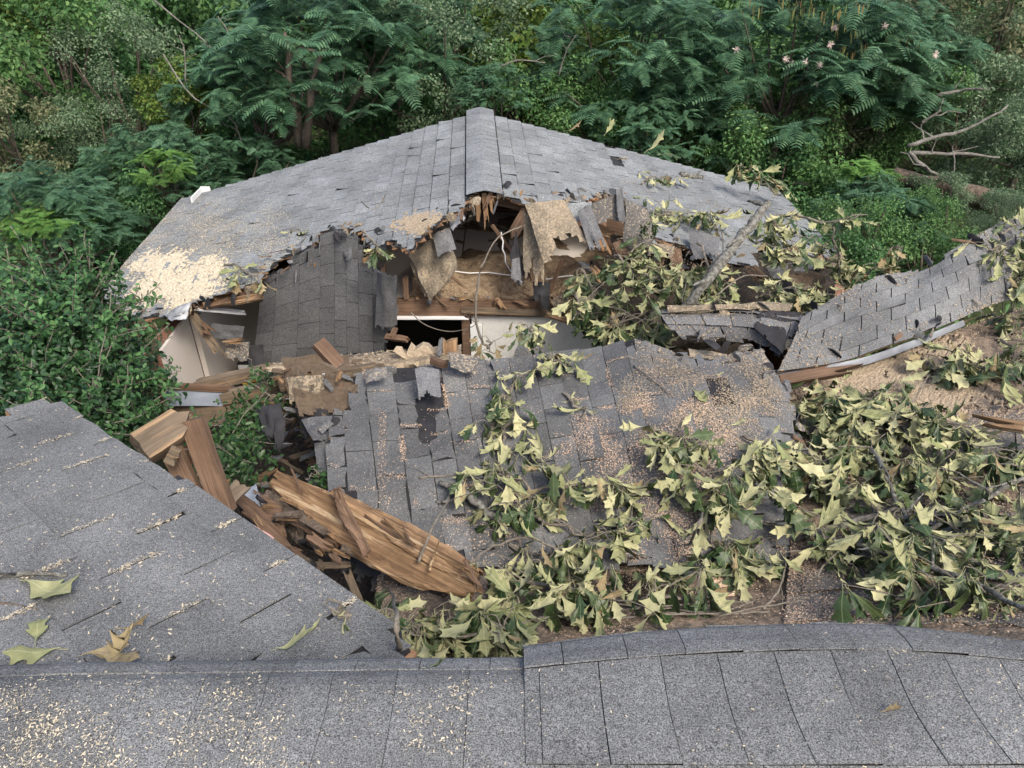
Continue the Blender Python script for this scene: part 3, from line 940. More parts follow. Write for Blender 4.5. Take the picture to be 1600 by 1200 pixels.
# right-hand bent slab
KG = [[at(1252, 497, z=3.30), at(1335, 447, z=3.42), at(1420, 420, z=3.50), at(1480, 394, z=3.62), at(1545, 358, z=3.72), at(1625, 322, z=3.8)],
      [at(1240, 530, z=3.24), at(1335, 490, z=3.34), at(1420, 462, z=3.42), at(1490, 435, z=3.52), at(1550, 410, z=3.58), at(1630, 380, z=3.64)],
      [at(1214, 582, z=3.12), at(1330, 560, z=3.18), at(1420, 530, z=3.25), at(1500, 498, z=3.32), at(1555, 475, z=3.38), at(1640, 455, z=3.4)]]
KS = Surf(KG)
KS = crumple(KS, 9, 16, .045)
OUTK = [(1250, 498), (1335, 447), (1380, 430), (1440, 422), (1470, 412), (1478, 396), (1548, 356), (1640, 315), (1640, 466), (1560, 476), (1500, 500), (1440, 520), (1400, 538), (1345, 556), (1230, 584), (1212, 582)]
kslab = thing('roof_panel', 'long bent grey shingle panel rising along the right toward the trees', 'roof panel', (2.8, 4.9, 3.0))
deck('roof_felt', KS, 70, 34, M['felt'], kslab, OUTK, bot=-.008)
deck('roof_deck', KS, 70, 34, M['deck'], kslab, OUTK, top=-.010, bot=-.022, is_solid=False)
shingles(KS, 9, np.linspace(0, 1, 8), M['sh_near'], kslab, OUTK, gap=0.035, lift=.003, cock=.1, gv=.0)
V, F = patch(Surf([[at(1212, 578, z=3.10), at(1330, 563, z=3.15), at(1420, 534, z=3.20), at(1505, 500, z=3.26)], [at(1214, 590, z=3.05), at(1330, 575, z=3.10), at(1420, 546, z=3.15), at(1508, 508, z=3.21)]]),
             np.linspace(0, 1, 24), np.linspace(0, 1, 4), .004, -.004, jit=.15)
put('metal_flashing', V, F, M['flash'], kslab)
quadflap('torn_sheet', [(1478, 396, 5.6), (1600, 338, 6.0), (1640, 372, 5.6), (1500, 432, 5.2)], M['sh_dusty'], kslab, .1, th=.006)

# right-hand collapsed slope under the leaves and the valley floor
RG = [[at(1215, 590, z=2.98), at(1340, 575, z=3.02), at(1480, 520, z=3.10), at(1660, 460, z=3.20)],
      [at(1240, 690, z=2.92), at(1350, 690, z=3.00), at(1490, 660, z=3.10), at(1660, 620, z=3.22)],
      [at(1240, 800, z=2.92), at(1360, 800, z=3.0), at(1500, 790, z=3.12), at(1670, 770, z=3.28)],
      [at(1230, 920, z=3.0), at(1360, 910, z=3.08), at(1500, 900, z=3.22), at(1680, 900, z=3.40)],
      [at(1220, 1060, z=3.2), at(1360, 1050, z=3.3), at(1500, 1050, z=3.4), at(1690, 1060, z=3.6)]]
RS = Surf(RG)
rslope = thing('collapsed_roof_slope', 'sawdust-strewn collapsed roof slope under the leaf heaps at the right', 'roof slope', (2.2, 3.3, 2.7))
deck('roof_deck', RS, 60, 70, M['debris'], rslope, None, jit=.35)
shingles(RS, 6, np.linspace(0, 1, 14), M['sh_dusty'], rslope, [(1240, 610), (1700, 560), (1700, 980), (1230, 980)],
         [[(1225, 590), (1620, 480), (1640, 640), (1420, 640), (1330, 720), (1230, 720)]], gap=.03, lift=.01, skip=.25, cock=.3)
VS_ = Surf([[at(590, 872, z=2.70), at(760, 862, z=2.76), at(900, 862, z=2.78), at(1060, 860, z=2.80), at(1270, 800, z=2.78)],
            [at(585, 960, z=2.86), at(760, 960, z=2.92), at(900, 955, z=2.95), at(1060, 950, z=2.98), at(1270, 940, z=3.02)],
            [at(560, 1070, z=3.06), at(760, 1065, z=3.12), at(900, 1060, z=3.16), at(1060, 1050, z=3.2), at(1270, 1050, z=3.25)]])
valley = thing('collapsed_roof_valley', 'broken decking strip lying below the leaf row behind the near roof', 'roof deck', (0.4, 2.6, 2.6))
deck('roof_deck', VS_, 60, 34, M['debris'], valley, None, [[(755, 868), (812, 880), (808, 928), (762, 922)], [(962, 894), (1050, 884), (1062, 905), (1020, 944), (972, 942)]], jit=.4)

# ---------------------------------------------------------------- near left slope
Q1, Q2, Q3 = at(75, 622, z=4.08), at(600, 1000, z=4.36), at(0, 1035, z=4.40)
eL = (Q2 - Q1).normalized()
nL = eL.cross(Q3 - Q1).normalized()
if nL.z < 0: nL = -nL
pL = nL.cross(eL)
if pL.dot(Q3 - Q1) < 0: pL = -pL
LS = Surf([[Q1 + eL * a + pL * b + nL * (0.012 * nz(a * 1.3, b * 1.3, 9) - .02 * max(0, .25 - b) ** 2) for a in np.linspace(-1.5, 2.7, 8)] for b in np.linspace(-0.06, 2.5, 6)])
OUTL = [(-120, 740), (-10, 662), (22, 640), (72, 624), (102, 634), (180, 692), (262, 738), (350, 782), (420, 828), (500, 886), (560, 925), (612, 975), (640, 1040), (640, 1100), (-140, 1100)]
lslope = thing('roof_panel', 'near grey shingle slope with a clean diagonal edge, sprinkled with sawdust beside the holly', 'roof panel', (-1.2, 1.7, 4.0))
deck('roof_felt', LS, 70, 50, M['felt'], lslope, OUTL, bot=-.010)
deck('roof_deck', LS, 70, 50, M['deck'], lslope, OUTL, top=-.012, bot=-.034, is_solid=False)
shingles(LS, 14, np.linspace(0, 1, 18), M['sh_near'], lslope, OUTL, gap=0.03, butt='v0', lift=.003, cock=.02, gv=0.0)

# ---------------------------------------------------------------- nearest roof hump
def hump(cols, k0, zc=4.6):
    G = [[], [], [], [], [], []]
    for px, cy in cols:
        cy += 21
        c = at(px, cy, z=zc)
        k = (px - 800) * 0.00085
        G[0].append(c + Vector((0, .22, -.75)))
        G[1].append(c + Vector((0, .10, -.13)))
        G[2].append(c)
        G[3].append(at(px + k * (1115 - cy), 1115, z=zc + .035))
        G[4].append(at(px + 1.15 * k * (1235 - cy), 1235, z=zc + .04))
        G[5].append(at(px + 1.2 * k * (1400 - cy), 1400, z=zc + .02))
    return G


fore = thing('roof', 'nearest grey shingle roof edge curving across the whole bottom of the photo', 'roof', (0.2, 0.6, 4.3))
FL = Surf(hump([(-170, 1046), (28, 1040), (226, 1037), (424, 1034), (622, 1031), (820, 1030)], 0))
FR = Surf(hump([(819, 1012), (1010, 989), (1200, 978), (1390, 977), (1580, 996), (1780, 1024)], 0, 4.602))
deck('roof_deck', FL, 40, 36, M['felt'], fore, None, bot=-.04, jit=0)
deck('roof_deck', FR, 40, 36, M['felt'], fore, None, bot=-.04, jit=0)
shingles(FL, 10, [0.0, .385, 1.0], M['sh_near'], fore, gap=.010, lift=.002, cock=0, gv=.0, nvs=14, nus=6, off=lambda j: (.3, 0)[j % 2])
shingles(FR, 11, [0.0, .25, .452, .742, 1.0], M['sh_near'], fore, gap=.016, lift=.004, cock=.6, cockr=(.001, .004), gv=.001, nvs=10, nus=6, off=lambda j: (.45, .8, .36, .6)[j % 4] + random.uniform(-.05, .05))
put('wall', *box_vf(-3.4, 4.6, -3.0, 0.9, -0.2, 3.9), M['brick'], fore)

# small torn scraps, splinters and felt shreds along every torn edge
def scraps(parent, S, outline, n, zone, mats, size=(.03, .10), off=.01, hang=.5, name='torn_scrap'):
    """ragged bits lying on and hanging from a torn outline; zone: stretch of the outline (photo polygon) they belong to"""
    done = 0
    for tries in range(n * 60):
        if done >= n: break
        u, v = random.random(), random.random()
        P = S.P(np.array([u]), np.array([v]))[0]
        x, y = survey(P)
        if not inpoly(x, y, zone): continue
        xx, yy = survey(P + RNG.normal(0, .05, (10, 3)))
        k = inpoly(xx, yy, outline)
        if k.all() or not k.any(): continue
        N_ = Vector(S.N(np.array([u]), np.array([v]))[0])
        a = Vector((random.gauss(0, 1), random.gauss(0, 1), random.gauss(0, .4))).normalized()
        down = Vector((random.gauss(0, .4), -.5 + random.gauss(0, .3), -random.uniform(.2, 1.0))).normalized() if random.random() < hang else Vector((random.gauss(0, 1), random.gauss(0, 1), .15)).normalized()
        w, l = random.uniform(*size), random.uniform(*size) * 1.4
        m = random.choice(mats)
        p = Vector(P) + N_ * off
        if m in ('lumber', 'fresh', 'lumber_old'):
            board('splinter', p - down * .02, p + down * l * 1.6, w * .35, w * .14, M[m], .02, l * .9, up=tuple(N_), parent=parent)
        else:
            b = down.cross(a).normalized()
            q = lambda s, t, z=0: p + b * (s * w) + down * (t * l) + N_ * z
            G = [[q(-.5, 0), q(0, -.05, .012), q(.5, .05)], [q(-.55, .5, random.uniform(0, .02)), q(0, .5, .02), q(.5, .55, random.uniform(-.01, .02))], [q(-.35, .9), q(.05, 1.1, -.01), q(.4, .8, .01)]]
            out_ = [(0, 0), (1, 0), (1, .6), (.85, .95), (.6, .7), (.45, 1), (.2, .8), (0, .95)]
            flap(name, G, out_, M[m], parent, nu=5, nv=5, th=.005, jit=.3)
        done += 1


BIG = [(-200, -200), (1800, -200), (1800, 1400), (-200, 1400)]
mx = ['sh_dark', 'felt', 'under', 'lumber', 'fresh', 'sh_far']
scraps(house, S1, OUT1, 70, [(205, 420), (560, 340), (760, 290), (760, 360), (640, 420), (540, 400), (300, 520), (190, 520)], mx)
scraps(house, S2, OUT2, 84, [(750, 290), (1000, 280), (1320, 380), (1320, 440), (1000, 440), (750, 340)], mx + ['under'])
scraps(hang, HS, OUTH, 26, BIG, ['sh_dark', 'felt', 'sh_dark', 'lumber'])
scraps(mid, MS, OUTM, 40, [(480, 500), (1260, 480), (1260, 760), (1180, 760), (1170, 600), (560, 620), (600, 800), (480, 800)], ['sh_dark', 'felt', 'sh_mid', 'sh_dusty', 'lumber'], hang=.4)
scraps(mid, MS, OUTM, 14, [(740, 840), (1240, 840), (1240, 940), (740, 940)], ['sh_dark', 'felt', 'lumber', 'sh_dusty'])
scraps(strip, TS, OUTT, 16, BIG, ['sh_dark', 'felt', 'under', 'sh_dusty'])
scraps(kslab, KS, OUTK, 18, BIG, ['sh_near', 'felt', 'sh_dusty', 'lumber'], hang=.3)
for k in range(46):                               # things fallen on the header beam and in the doorway
    x = random.uniform(-1.25, .8)
    p = Vector((x, 6.56 + random.uniform(-.05, .12), 2.56 + random.uniform(0, .05)))
    q = p + Vector((random.gauss(0, .12), random.uniform(-.10, .06), random.uniform(-.10, .06)))
    board('splinter', p, q, random.uniform(.012, .05), random.uniform(.005, .015), M[random.choice(['lumber', 'fresh', 'lumber_old', 'insul', 'sh_dark'])], .02, .05, parent=house)
for k in range(16):                               # snapped sheathing boards round the hole
    sd_ = random.choice((-1, 1, 1))
    p = slope_pt(random.uniform(-.25, .25), random.uniform(.15, 2.2), sd_) - Vector((0, .05, .06))
    q = p + Vector((random.gauss(0, .18), -random.uniform(.05, .3), -random.uniform(.05, .4)))
    board('sheathing_board', q, p, random.uniform(.05, .13), .018, M[random.choice(['lumber', 'lumber_old', 'deck', 'fresh'])], .16, .02, up=(0, -.8, .6), parent=house)
for x0, z0, x1, z1 in ((-.9, 2.9, -.3, 2.45), (.1, 3.0, .25, 2.5), (.5, 2.85, .35, 2.45), (-.2, 3.2, .15, 2.75)):
    board('lath', (x0, 6.9, z0), (x1, 6.75, z1), .035, .02, M['lumber'], .03, .1, parent=house)
A = Acc()
for pts in ([(-.95, 6.9, 2.72), (-.3, 6.95, 2.66), (.3, 6.9, 2.62), (.6, 6.8, 2.70)], [(-.1, 6.7, 3.2), (-.05, 6.65, 2.9), (.1, 6.65, 2.7)]):
    A.add(*tube_vf(wiggle(pts, 12, .008), .006, .006, 6))
A.put('cable', M['white'], house)

# ---------------------------------------------------------------- pit on the left, broken lumber
PS = Surf([[at(300, 640, z=2.0), at(420, 620, z=2.1), at(560, 640, z=2.3)], [at(330, 740, z=1.75), at(440, 740, z=1.9), at(560, 740, z=2.2)], [at(380, 960, z=1.9), at(500, 980, z=2.0), at(760, 960, z=2.2)]])
pit = thing('debris_heap', 'dark soil and shingle debris heap in the pit between the roof pieces', 'debris heap', (-1.0, 3.6, 1.4))
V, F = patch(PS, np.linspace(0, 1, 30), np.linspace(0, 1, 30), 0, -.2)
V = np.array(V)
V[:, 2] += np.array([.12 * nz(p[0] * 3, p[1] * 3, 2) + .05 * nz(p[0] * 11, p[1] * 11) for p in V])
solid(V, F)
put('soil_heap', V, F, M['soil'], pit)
for k in range(60):
    x, y = random.uniform(425, 550), random.uniform(650, 790)
    p = at(x, y, z=2.17 + random.uniform(-.05, .12))
    q = p + Vector((random.uniform(-.25, .25), random.uniform(-.2, .2), random.uniform(-.06, .06)))
    board('broken_stick', p, q, random.uniform(.015, .05), .012, M[random.choice(['lumber', 'lumber_old', 'fresh', 'sh_dark', 'bark'])], .04, .06, parent=pit)
for pts, m_ in (([(455, 600, 4.5), (556, 592, 4.5), (560, 700, 4.1), (470, 660, 4.1)], 'felt_brown'), ([(440, 560, 4.75), (545, 556, 4.7), (556, 610, 4.45), (450, 615, 4.45)], 'felt_brown'), ([(448, 590, 4.5), (505, 585, 4.45), (512, 640, 4.3), (455, 640, 4.35)], 'under'), ([(500, 610, 4.4), (560, 600, 4.35), (556, 650, 4.2), (510, 655, 4.2)], 'felt_brown'), ([(462, 640, 4.3), (520, 640, 4.25), (505, 700, 4.05), (478, 690, 4.1)], 'felt'),
                ([(470, 655, 4.15), (545, 650, 4.1), (540, 705, 3.9), (490, 690, 3.9)], 'sh_dark'), ([(490, 690, 3.95), (548, 690, 3.95), (552, 770, 3.6), (500, 760, 3.6)], 'sh_dark'),
                ([(400, 640, 4.2), (440, 630, 4.2), (445, 700, 3.95), (420, 690, 3.95)], 'felt'), ([(425, 655, 4.1), (446, 652, 4.1), (440, 715, 3.9), (430, 700, 3.9)], 'felt'),
                ([(345, 760, 3.3), (420, 770, 3.25), (470, 850, 3.0), (390, 820, 3.0)], 'felt'), ([(360, 760, 3.25), (400, 758, 3.25), (412, 792, 3.05), (384, 792, 3.05)], 'flash'),
                ([(540, 820, 3.2), (600, 860, 3.1), (590, 930, 2.8), (520, 900, 2.8)], 'felt'), ([(600, 900, 2.95), (700, 905, 2.9), (690, 950, 2.7), (610, 950, 2.7)], 'bark'),
                ([(395, 765, 3.2), (440, 790, 3.1), (450, 850, 2.95), (420, 830, 2.95)], 'lumber'), ([(395, 820, 2.85), (428, 838, 2.8), (430, 862, 2.7), (402, 848, 2.7)], 'pink')):
    quadflap('torn_sheet', pts, M[m_], pit, .3, th=.008)
# tall framing: rafter end and two studs behind the near slope
fr = thing('timber_frame', 'broken timber frame of grey rafter and brown studs behind the near slope edge', 'timber frame', at(285, 760, y=2.75))
board('rafter', at(216, 705, y=2.72), at(300, 652, y=2.95), .15, .09, M['lumber_old'], .02, .12, up=(0, -.75, .66), parent=fr)
board('rafter', at(222, 688, y=2.86), at(296, 644, y=3.05), .10, .02, M['lumber_old'], .02, .1, up=(0, -.2, 1), parent=fr)
board('stud', at(300, 655, y=2.9), at(352, 800, y=2.72), .10, .06, M['lumber'], 0, 0, up=(0, -1, .4), parent=fr)
board('stud', at(266, 700, y=2.82), at(316, 800, y=2.72), .09, .05, M['lumber'], 0, 0, up=(0, -1, .4), parent=fr)
board('stud', at(262, 708, y=2.7), at(280, 716, y=2.7), .08, .03, M['lumber_old'], 0, .02, up=(0, -1, .4), parent=fr)
board('wedge', at(345, 790, y=2.75), at(382, 755, y=2.95), .08, .03, M['lumber_old'], .05, .05, up=(0, -1, .6), parent=fr)
board('wedge', at(338, 770, y=2.8), at(352, 745, y=2.9), .06, .04, M['fresh'], .03, .06, up=(0, -1, .6), parent=fr)
# fascia and lumber
fa = thing('fascia_board', 'blue-grey painted fascia board lying across the hole by the holly bush', 'fascia board', at(310, 620, y=4.9))
board('board', at(255, 618, y=4.75), at(364, 620, y=4.85), .15, .022, M['fascia'], .02, .04, up=(0, -.9, .45), parent=fa)
board('lip', at(263, 603, y=4.78), at(366, 608, y=4.86), .035, .05, M['lumber'], .02, .05, parent=fa)
board('broken_board', at(248, 640, y=4.8), at(405, 634, y=4.8), .26, .03, M['felt_brown'], .1, .1, up=(0, -.8, .6), label='brown stained backing board below the blue-grey fascia', cat='board')
board('beam', at(302, 604, y=5.0), at(436, 575, y=5.1), .07, .09, M['lumber_old'], .1, .05, label='long pale edged beam running from the fascia toward the rubble shelf', cat='beam')
board('beam', at(345, 622, y=4.8), at(470, 596, y=4.85), .06, .10, M['lumber_old'], .1, .1, label='second dark beam lying just below the pale edged one', cat='beam')
board('lumber_block', at(497, 536, y=4.75), at(538, 580, y=4.62), .10, .07, M['lumber'], 0, 0, up=(.4, -.5, .7), label='short sawn lumber block tilted on the rubble shelf', cat='lumber')
sh = thing('rubble_shelf', 'broken wooden ledge covered with splinters and sawdust above the shingle panel', 'broken ledge', at(560, 580, y=4.6))
SH = Surf([[at(425, 596, y=4.66), at(520, 585, y=4.62), at(620, 572, y=4.6), at(722, 560, y=4.55)], [at(428, 572, y=4.95), at(520, 563, y=4.95), at(620, 552, y=4.95), at(720, 545, y=4.95)]])
deck('board', SH, 40, 8, M['dust_tan'], sh, None, [], .02, -.05, jit=.4)
board('board', at(432, 602, y=4.6), at(610, 574, y=4.58), .05, .10, M['lumber_old'], .15, .2, parent=sh)
for k in range(34):
    x = random.uniform(425, 560)
    p = at(x, 590 - (x - 425) * .12 + random.uniform(-12, 8), y=4.72 + random.uniform(-.06, .15)) + Vector((0, 0, .02))
    a = random.uniform(0, 6.28)
    q = p + Vector((math.cos(a), math.sin(a), random.uniform(-.2, .5))) * random.uniform(.06, .2)
    board('splinter', p, q, random.uniform(.015, .06), random.uniform(.006, .02), M[random.choice(['fresh', 'lumber', 'lumber_old', 'white_dirty', 'dust_tan'])], .03, .06, parent=sh)
board('split_stump', at(655, 562, y=4.72), at(668, 530, y=4.78), .20, .09, M['dust_tan'], 0, .12, up=(0, -1, .3), parent=sh)
board('split_stump', at(704, 560, y=4.7), at(703, 526, y=4.76), .10, .07, M['fresh'], 0, .10, up=(0, -1, .3), parent=sh)
board('split_stump', at(630, 560, y=4.7), at(640, 545, y=4.75), .18, .05, M['dust_tan'], 0, .05, up=(0, -1, .3), parent=sh)
board('board', at(686, 556, y=4.62), at(690, 525, y=4.7), .03, .05, M['sh_dark'], 0, .05, up=(0, -1, .3), parent=sh)
board('splinter', at(618, 512, y=6.1), at(612, 528, y=5.9), .05, .02, M['lumber'], .02, .05, parent=sh)
board('broken_board', at(602, 526, y=6.25), at(644, 531, y=6.15), .06, .035, M['lumber'], .02, .12, up=(0, -.5, 1), label='split brown board end sticking out beside the hanging panel', cat='board')
board('broken_board', at(672, 562, y=4.45), at(699, 572, y=4.4), .03, .05, M['lumber'], .02, .03, label='short reddish board end poking over the top of the middle panel', cat='board')
board('lumber_block', at(1217, 596, z=3.12), at(1350, 572, z=3.2), .07, .085, M['lumber'], 0, .3, up=(0, -.6, .8), label='long orange-brown lumber under the lower edge of the right bent panel', cat='lumber')
board('split_board', at(1515, 655, z=3.24), at(1640, 674, z=3.36), .07, .03, M['fresh'], .25, .02, up=(0, -.5, 1), label='pale freshly split board lying in leaves at the right edge', cat='board')

for k in range(40):                               # splinters over the ledge and the crumpled felt
    p = at(random.uniform(430, 560), random.uniform(575, 650), y=4.4 + random.uniform(-.1, .15))
    q = p + Vector((random.gauss(0, .09), random.uniform(-.1, .05), random.gauss(0, .06)))
    board('splinter', p, q, random.uniform(.01, .05), random.uniform(.005, .015), M[random.choice(['lumber', 'lumber_old', 'bark', 'sh_dark', 'fresh', 'felt_brown'])], .03, .06, parent=sh)
# the big split trunk
lg = thing('split_log', 'big splintered orange-brown trunk split open lengthwise lying across the pit', 'split trunk', at(600, 850, y=3.0))
def trough(name, path, widths, sag, mat, th=.035, rot=0.0, jit=.3, nu=26, nv=9):
    c = [at(x, y, y=Y) for x, y, Y in path]
    G = [[], [], [], [], []]
    for i, p in enumerate(c):
        t = (c[min(i + 1, len(c) - 1)] - c[max(i - 1, 0)]).normalized()
        b = Vector((0, -.55, .83)); b = (b - t * b.dot(t)).normalized()
        a = t.cross(b)
        b, a = b * math.cos(rot) + a * math.sin(rot), a * math.cos(rot) - b * math.sin(rot)
        w = widths[i]
        for k, f in enumerate((-1, -.55, 0, .55, 1)):
            G[k].append(p + a * (f * w / 2) + b * (sag * w * f * f) + Vector((0, 0, random.uniform(-.012, .012))))
    S = Surf(G)
    out = [(0 + .05 * random.random() * (k % 2), k / 8) for k in range(9)] + [(1 - .12 * random.random() * (k % 2), 1 - k / 8) for k in range(9)]
    u, v = np.linspace(0, 1, nu + 1), np.linspace(0, 1, nv + 1)
    uc, vc = (u[:-1] + u[1:]) / 2, (v[:-1] + v[1:]) / 2
    U, Vv = np.meshgrid(uc, vc)
    V, F = patch(S, u, v, th / 2, -th / 2, inpoly(U, Vv, out), jit)
    V = [(p[0], p[1], p[2] + .012 * nz(p[0] * 14, p[1] * 14, p[2] * 14)) for p in map(tuple, V)]
    # local X along the trunk, for the grain
    d = (c[-1] - c[0]).normalized()
    q = d.to_track_quat('X', 'Z').to_matrix().to_4x4()
    o0 = c[0]
    inv = (Matrix.Translation(o0) @ q).inverted()
    me = bpy.data.meshes.new(name)
    me.from_pydata([tuple(inv @ Vector(p)) for p in V], [], F)
    me.materials.append(mat)
    solid(V, F)
    return put_shared(name, me, lg, Matrix.Translation(o0) @ q)


trough('split_half', [(428, 748, 3.30), (490, 785, 3.12), (565, 832, 2.92), (650, 880, 2.72), (745, 918, 2.56)], [.09, .17, .225, .23, .12], .10, M['fresh'])
trough('split_half', [(522, 770, 3.14), (600, 818, 2.95), (670, 858, 2.78), (748, 902, 2.62)], [.05, .13, .16, .09], -.1, M['fresh'], rot=-.5)
trough('bark_strip', [(526, 762, 3.05), (545, 810, 2.88), (578, 868, 2.68)], [.03, .05, .045], .25, M['lumber'], .02, nu=12, nv=4)
trough('bark_strip', [(455, 800, 3.15), (500, 828, 3.0), (532, 850, 2.88)], [.06, .09, .06], -.2, M['lumber'], nu=14, nv=4)
trough('bark_strip', [(412, 772, 3.25), (450, 800, 3.12), (480, 830, 3.0)], [.06, .12, .05], -.3, M['bark'], nu=14, nv=5)
trough('bark_strip', [(355, 765, 3.1), (400, 800, 3.0), (440, 850, 2.85), (470, 870, 2.75)], [.04, .07, .06, .04], .2, M['lumber'], .015, nu=14, nv=3)
trough('bark_strip', [(600, 905, 2.86), (650, 915, 2.8), (700, 925, 2.7)], [.1, .16, .1], -.2, M['bark'], nu=12, nv=5)
trough('splinter', [(430, 790, 3.2), (455, 815, 3.1), (470, 850, 2.95)], [.05, .09, .04], -.2, M['bark'], .02, nu=10, nv=4)

for k in range(34):                               # rotten splinters round the split trunk
    t = random.random()
    p = at(360 + 150 * t + random.uniform(-15, 40), 770 + 110 * t + random.uniform(-25, 20), y=3.1 - .3 * t + random.uniform(-.1, .1))
    q = p + Vector((random.uniform(-.02, .22), random.uniform(-.2, .02), random.uniform(-.12, .06)))
    board('splinter', p, q, random.uniform(.01, .05), random.uniform(.006, .02), M[random.choice(['bark', 'lumber', 'felt', 'bark', 'lumber_old', 'fresh'])], .04, .08, parent=lg)
for k in range(16):                               # shreds along the trunk's edges
    t = random.random()
    p = at(440 + 290 * t, 752 + 150 * t + random.choice((-1, 1)) * random.uniform(8, 30), y=3.28 - .7 * t)
    q = p + Vector((random.uniform(.05, .25), random.uniform(-.2, -.05), random.uniform(-.08, .02)))
    board('splinter', p, q, random.uniform(.006, .02), random.uniform(.004, .01), M[random.choice(['fresh', 'lumber'])], .03, .08, parent=lg)

# ---------------------------------------------------------------- fallen oak: leaves, sprays, limbs
def oak_leaf_mesh(seed, flat=False, wide=0):
    r = random.Random(seed)
    wf = wide if wide else r.uniform(.45, .98)
    st = [(t_, w_ * wf) for t_, w_ in ((0, .012), (.08, .016), (.2, .06), (.32, .125), (.42, .23), (.50, .31), (.54, .175), (.63, .17), (.72, .28), (.78, .36), (.81, .17), (.88, .12), (.94, .07), (1.0, .005))]
    st_old = [(0, .012), (.06, .014), (.16, .05), (.28, .11), (.36, .20), (.42, .25), (.45, .12), (.53, .13), (.61, .25), (.68, .33), (.70, .14), (.77, .10), (.83, .13), (.89, .19), (.90, .08), (.95, .04), (1.0, .004)]
    L, Rr, C = [], [], []
    for t, w in st:
        j = lambda: 1 + r.uniform(-.18, .150)
        lead = .05 if w > .2 * wf else 0
        L.append((t + lead + r.uniform(-.01, .01), w * j()))
        Rr.append((t + lead + r.uniform(-.01, .01), -w * j()))
        C.append((t, 0))
    T0 = [t for t, w in st]
    tt = np.concatenate([np.linspace(a, b, 3)[:-1] for a, b in zip(T0[:-1], T0[1:])] + [np.array([1.0])])
    li = lambda Q: [(float(x), float(y)) for x, y in zip(*[np.interp(tt, T0, [q[k] for q in Q]) for k in (0, 1)])]
    sm = lambda Q: [Q[0]] + [((Q[i - 1][0] + 4 * Q[i][0] + Q[i + 1][0]) / 6, (Q[i - 1][1] + 4 * Q[i][1] + Q[i + 1][1]) / 6) for i in range(1, len(Q) - 1)] + [Q[-1]]
    L, Rr, C = sm(li(L)), sm(li(Rr)), li(C)
    fold = r.choice((-1, 1)) * r.choice((r.uniform(.4, 1.5), r.uniform(1.5, 4.5)))
    arch = r.uniform(-1.2, .1)
    roll = r.uniform(-1.2, 1.2)
    tw = r.uniform(-.8, .8)
    tipc = r.uniform(-.8, .3)
    if flat: fold, arch, roll, tw, tipc = fold * .22, arch * .25, roll * .2, tw * .3, tipc * .3

    def bend(x, y):
        z = fold * y * y * 1.6 + .12 * abs(y) * (1 if fold > 0 else -1)
        a = tw * (x - .3)
        y, z = y * math.cos(a) - z * math.sin(a), y * math.sin(a) + z * math.cos(a)
        z += arch * x * x * .7 + tipc * max(0, x - .6) ** 2 * 1.5 + .03 * math.sin(9 * x + seed) + roll * max(0, abs(y) - .15) ** 2 * 2
        return (x * (1 - .12 * abs(arch)), y * (.95 if fold < 0 else .88), z)
    V, F, mi = [], [], []
    n = len(L)
    for side in (0, 1):
        o = len(V)
        for q in (L, C, Rr):
            for x, y in q:
                p = np.array(bend(x, y))
                e_ = 1e-3
                n_ = np.cross(np.array(bend(x + e_, y)) - p, np.array(bend(x, y + e_)) - p)
                V.append(tuple(p - n_ / np.linalg.norm(n_) * .010 * side))
        for i in range(n - 1):
            for a, b in ((0, 1), (1, 2)):
                f = (o + a * n + i, o + b * n + i, o + b * n + i + 1, o + a * n + i + 1)
                F.append(f if side == 0 else tuple(reversed(f)))
                mi.append(side)
    # petiole
    o = len(V)
    for x, z in ((-.12, .03), (.03, 0)):
        V += [(x, .008, z + .004), (x, -.008, z + .004), (x, 0, z - .01)]
    for k in range(3):
        F.append((o + k, o + (k + 1) % 3, o + 3 + (k + 1) % 3, o + 3 + k)); mi.append(1)
    return V, F, mi


LEAF = {'oak': [], 'dry': []}
for i in range(22):
    V, F, mi = oak_leaf_mesh(i * 7 + 3, i >= 18, 1.0 if i >= 18 else 0)
    for key, ms in (('oak', (M['oak_top'], M['oak_under'])), ('dry', (M['oak_brown'], M['oak_brown']))):
        if key == 'dry' and not 12 <= i <= 19: continue
        me = bpy.data.meshes.new('oak_leaf')
        me.from_pydata(V, [], F)
        me.materials.append(ms[0]); me.materials.append(ms[1])
        me.polygons.foreach_set('material_index', np.array(mi, np.int32))
        me.polygons.foreach_set('use_smooth', np.ones(len(F), bool))
        me.update()
        LEAF[key].append(me)

BVH = BVHTree.FromPolygons(SOLID_V, SOLID_F)


def ground_under(x, y, z):
    h = BVH.ray_cast(Vector((x, y, z)), Vector((0, 0, -1)))
    return h[0].z if h[0] is not None else ground_z(x, y)


def spot(px, py, h=0.0, Y=None):
    """a measured place on the roofs (or at a given distance), h metres up"""
    if Y is not None: return at(px, py, y=Y) + Vector((0, 0, h))
    d = ray(px, py)
    q = BVH.ray_cast(EYE, d.normalized())
    p = q[0] if q[0] is not None else at(px, py, y=6.0)
    return p + Vector((0, 0, h))


def leaf_matrix(p, d, up, s):
    x = d.normalized()
    z = up - x * up.dot(x)
    if z.length < 1e-3: z = Vector((0, 0, 1)) - x * x.z
    z.normalize()
    y = z.cross(x)
    m = Matrix((x, y, z)).transposed().to_4x4()
    return Matrix.Translation(p) @ m @ Matrix.Scale(s, 4)


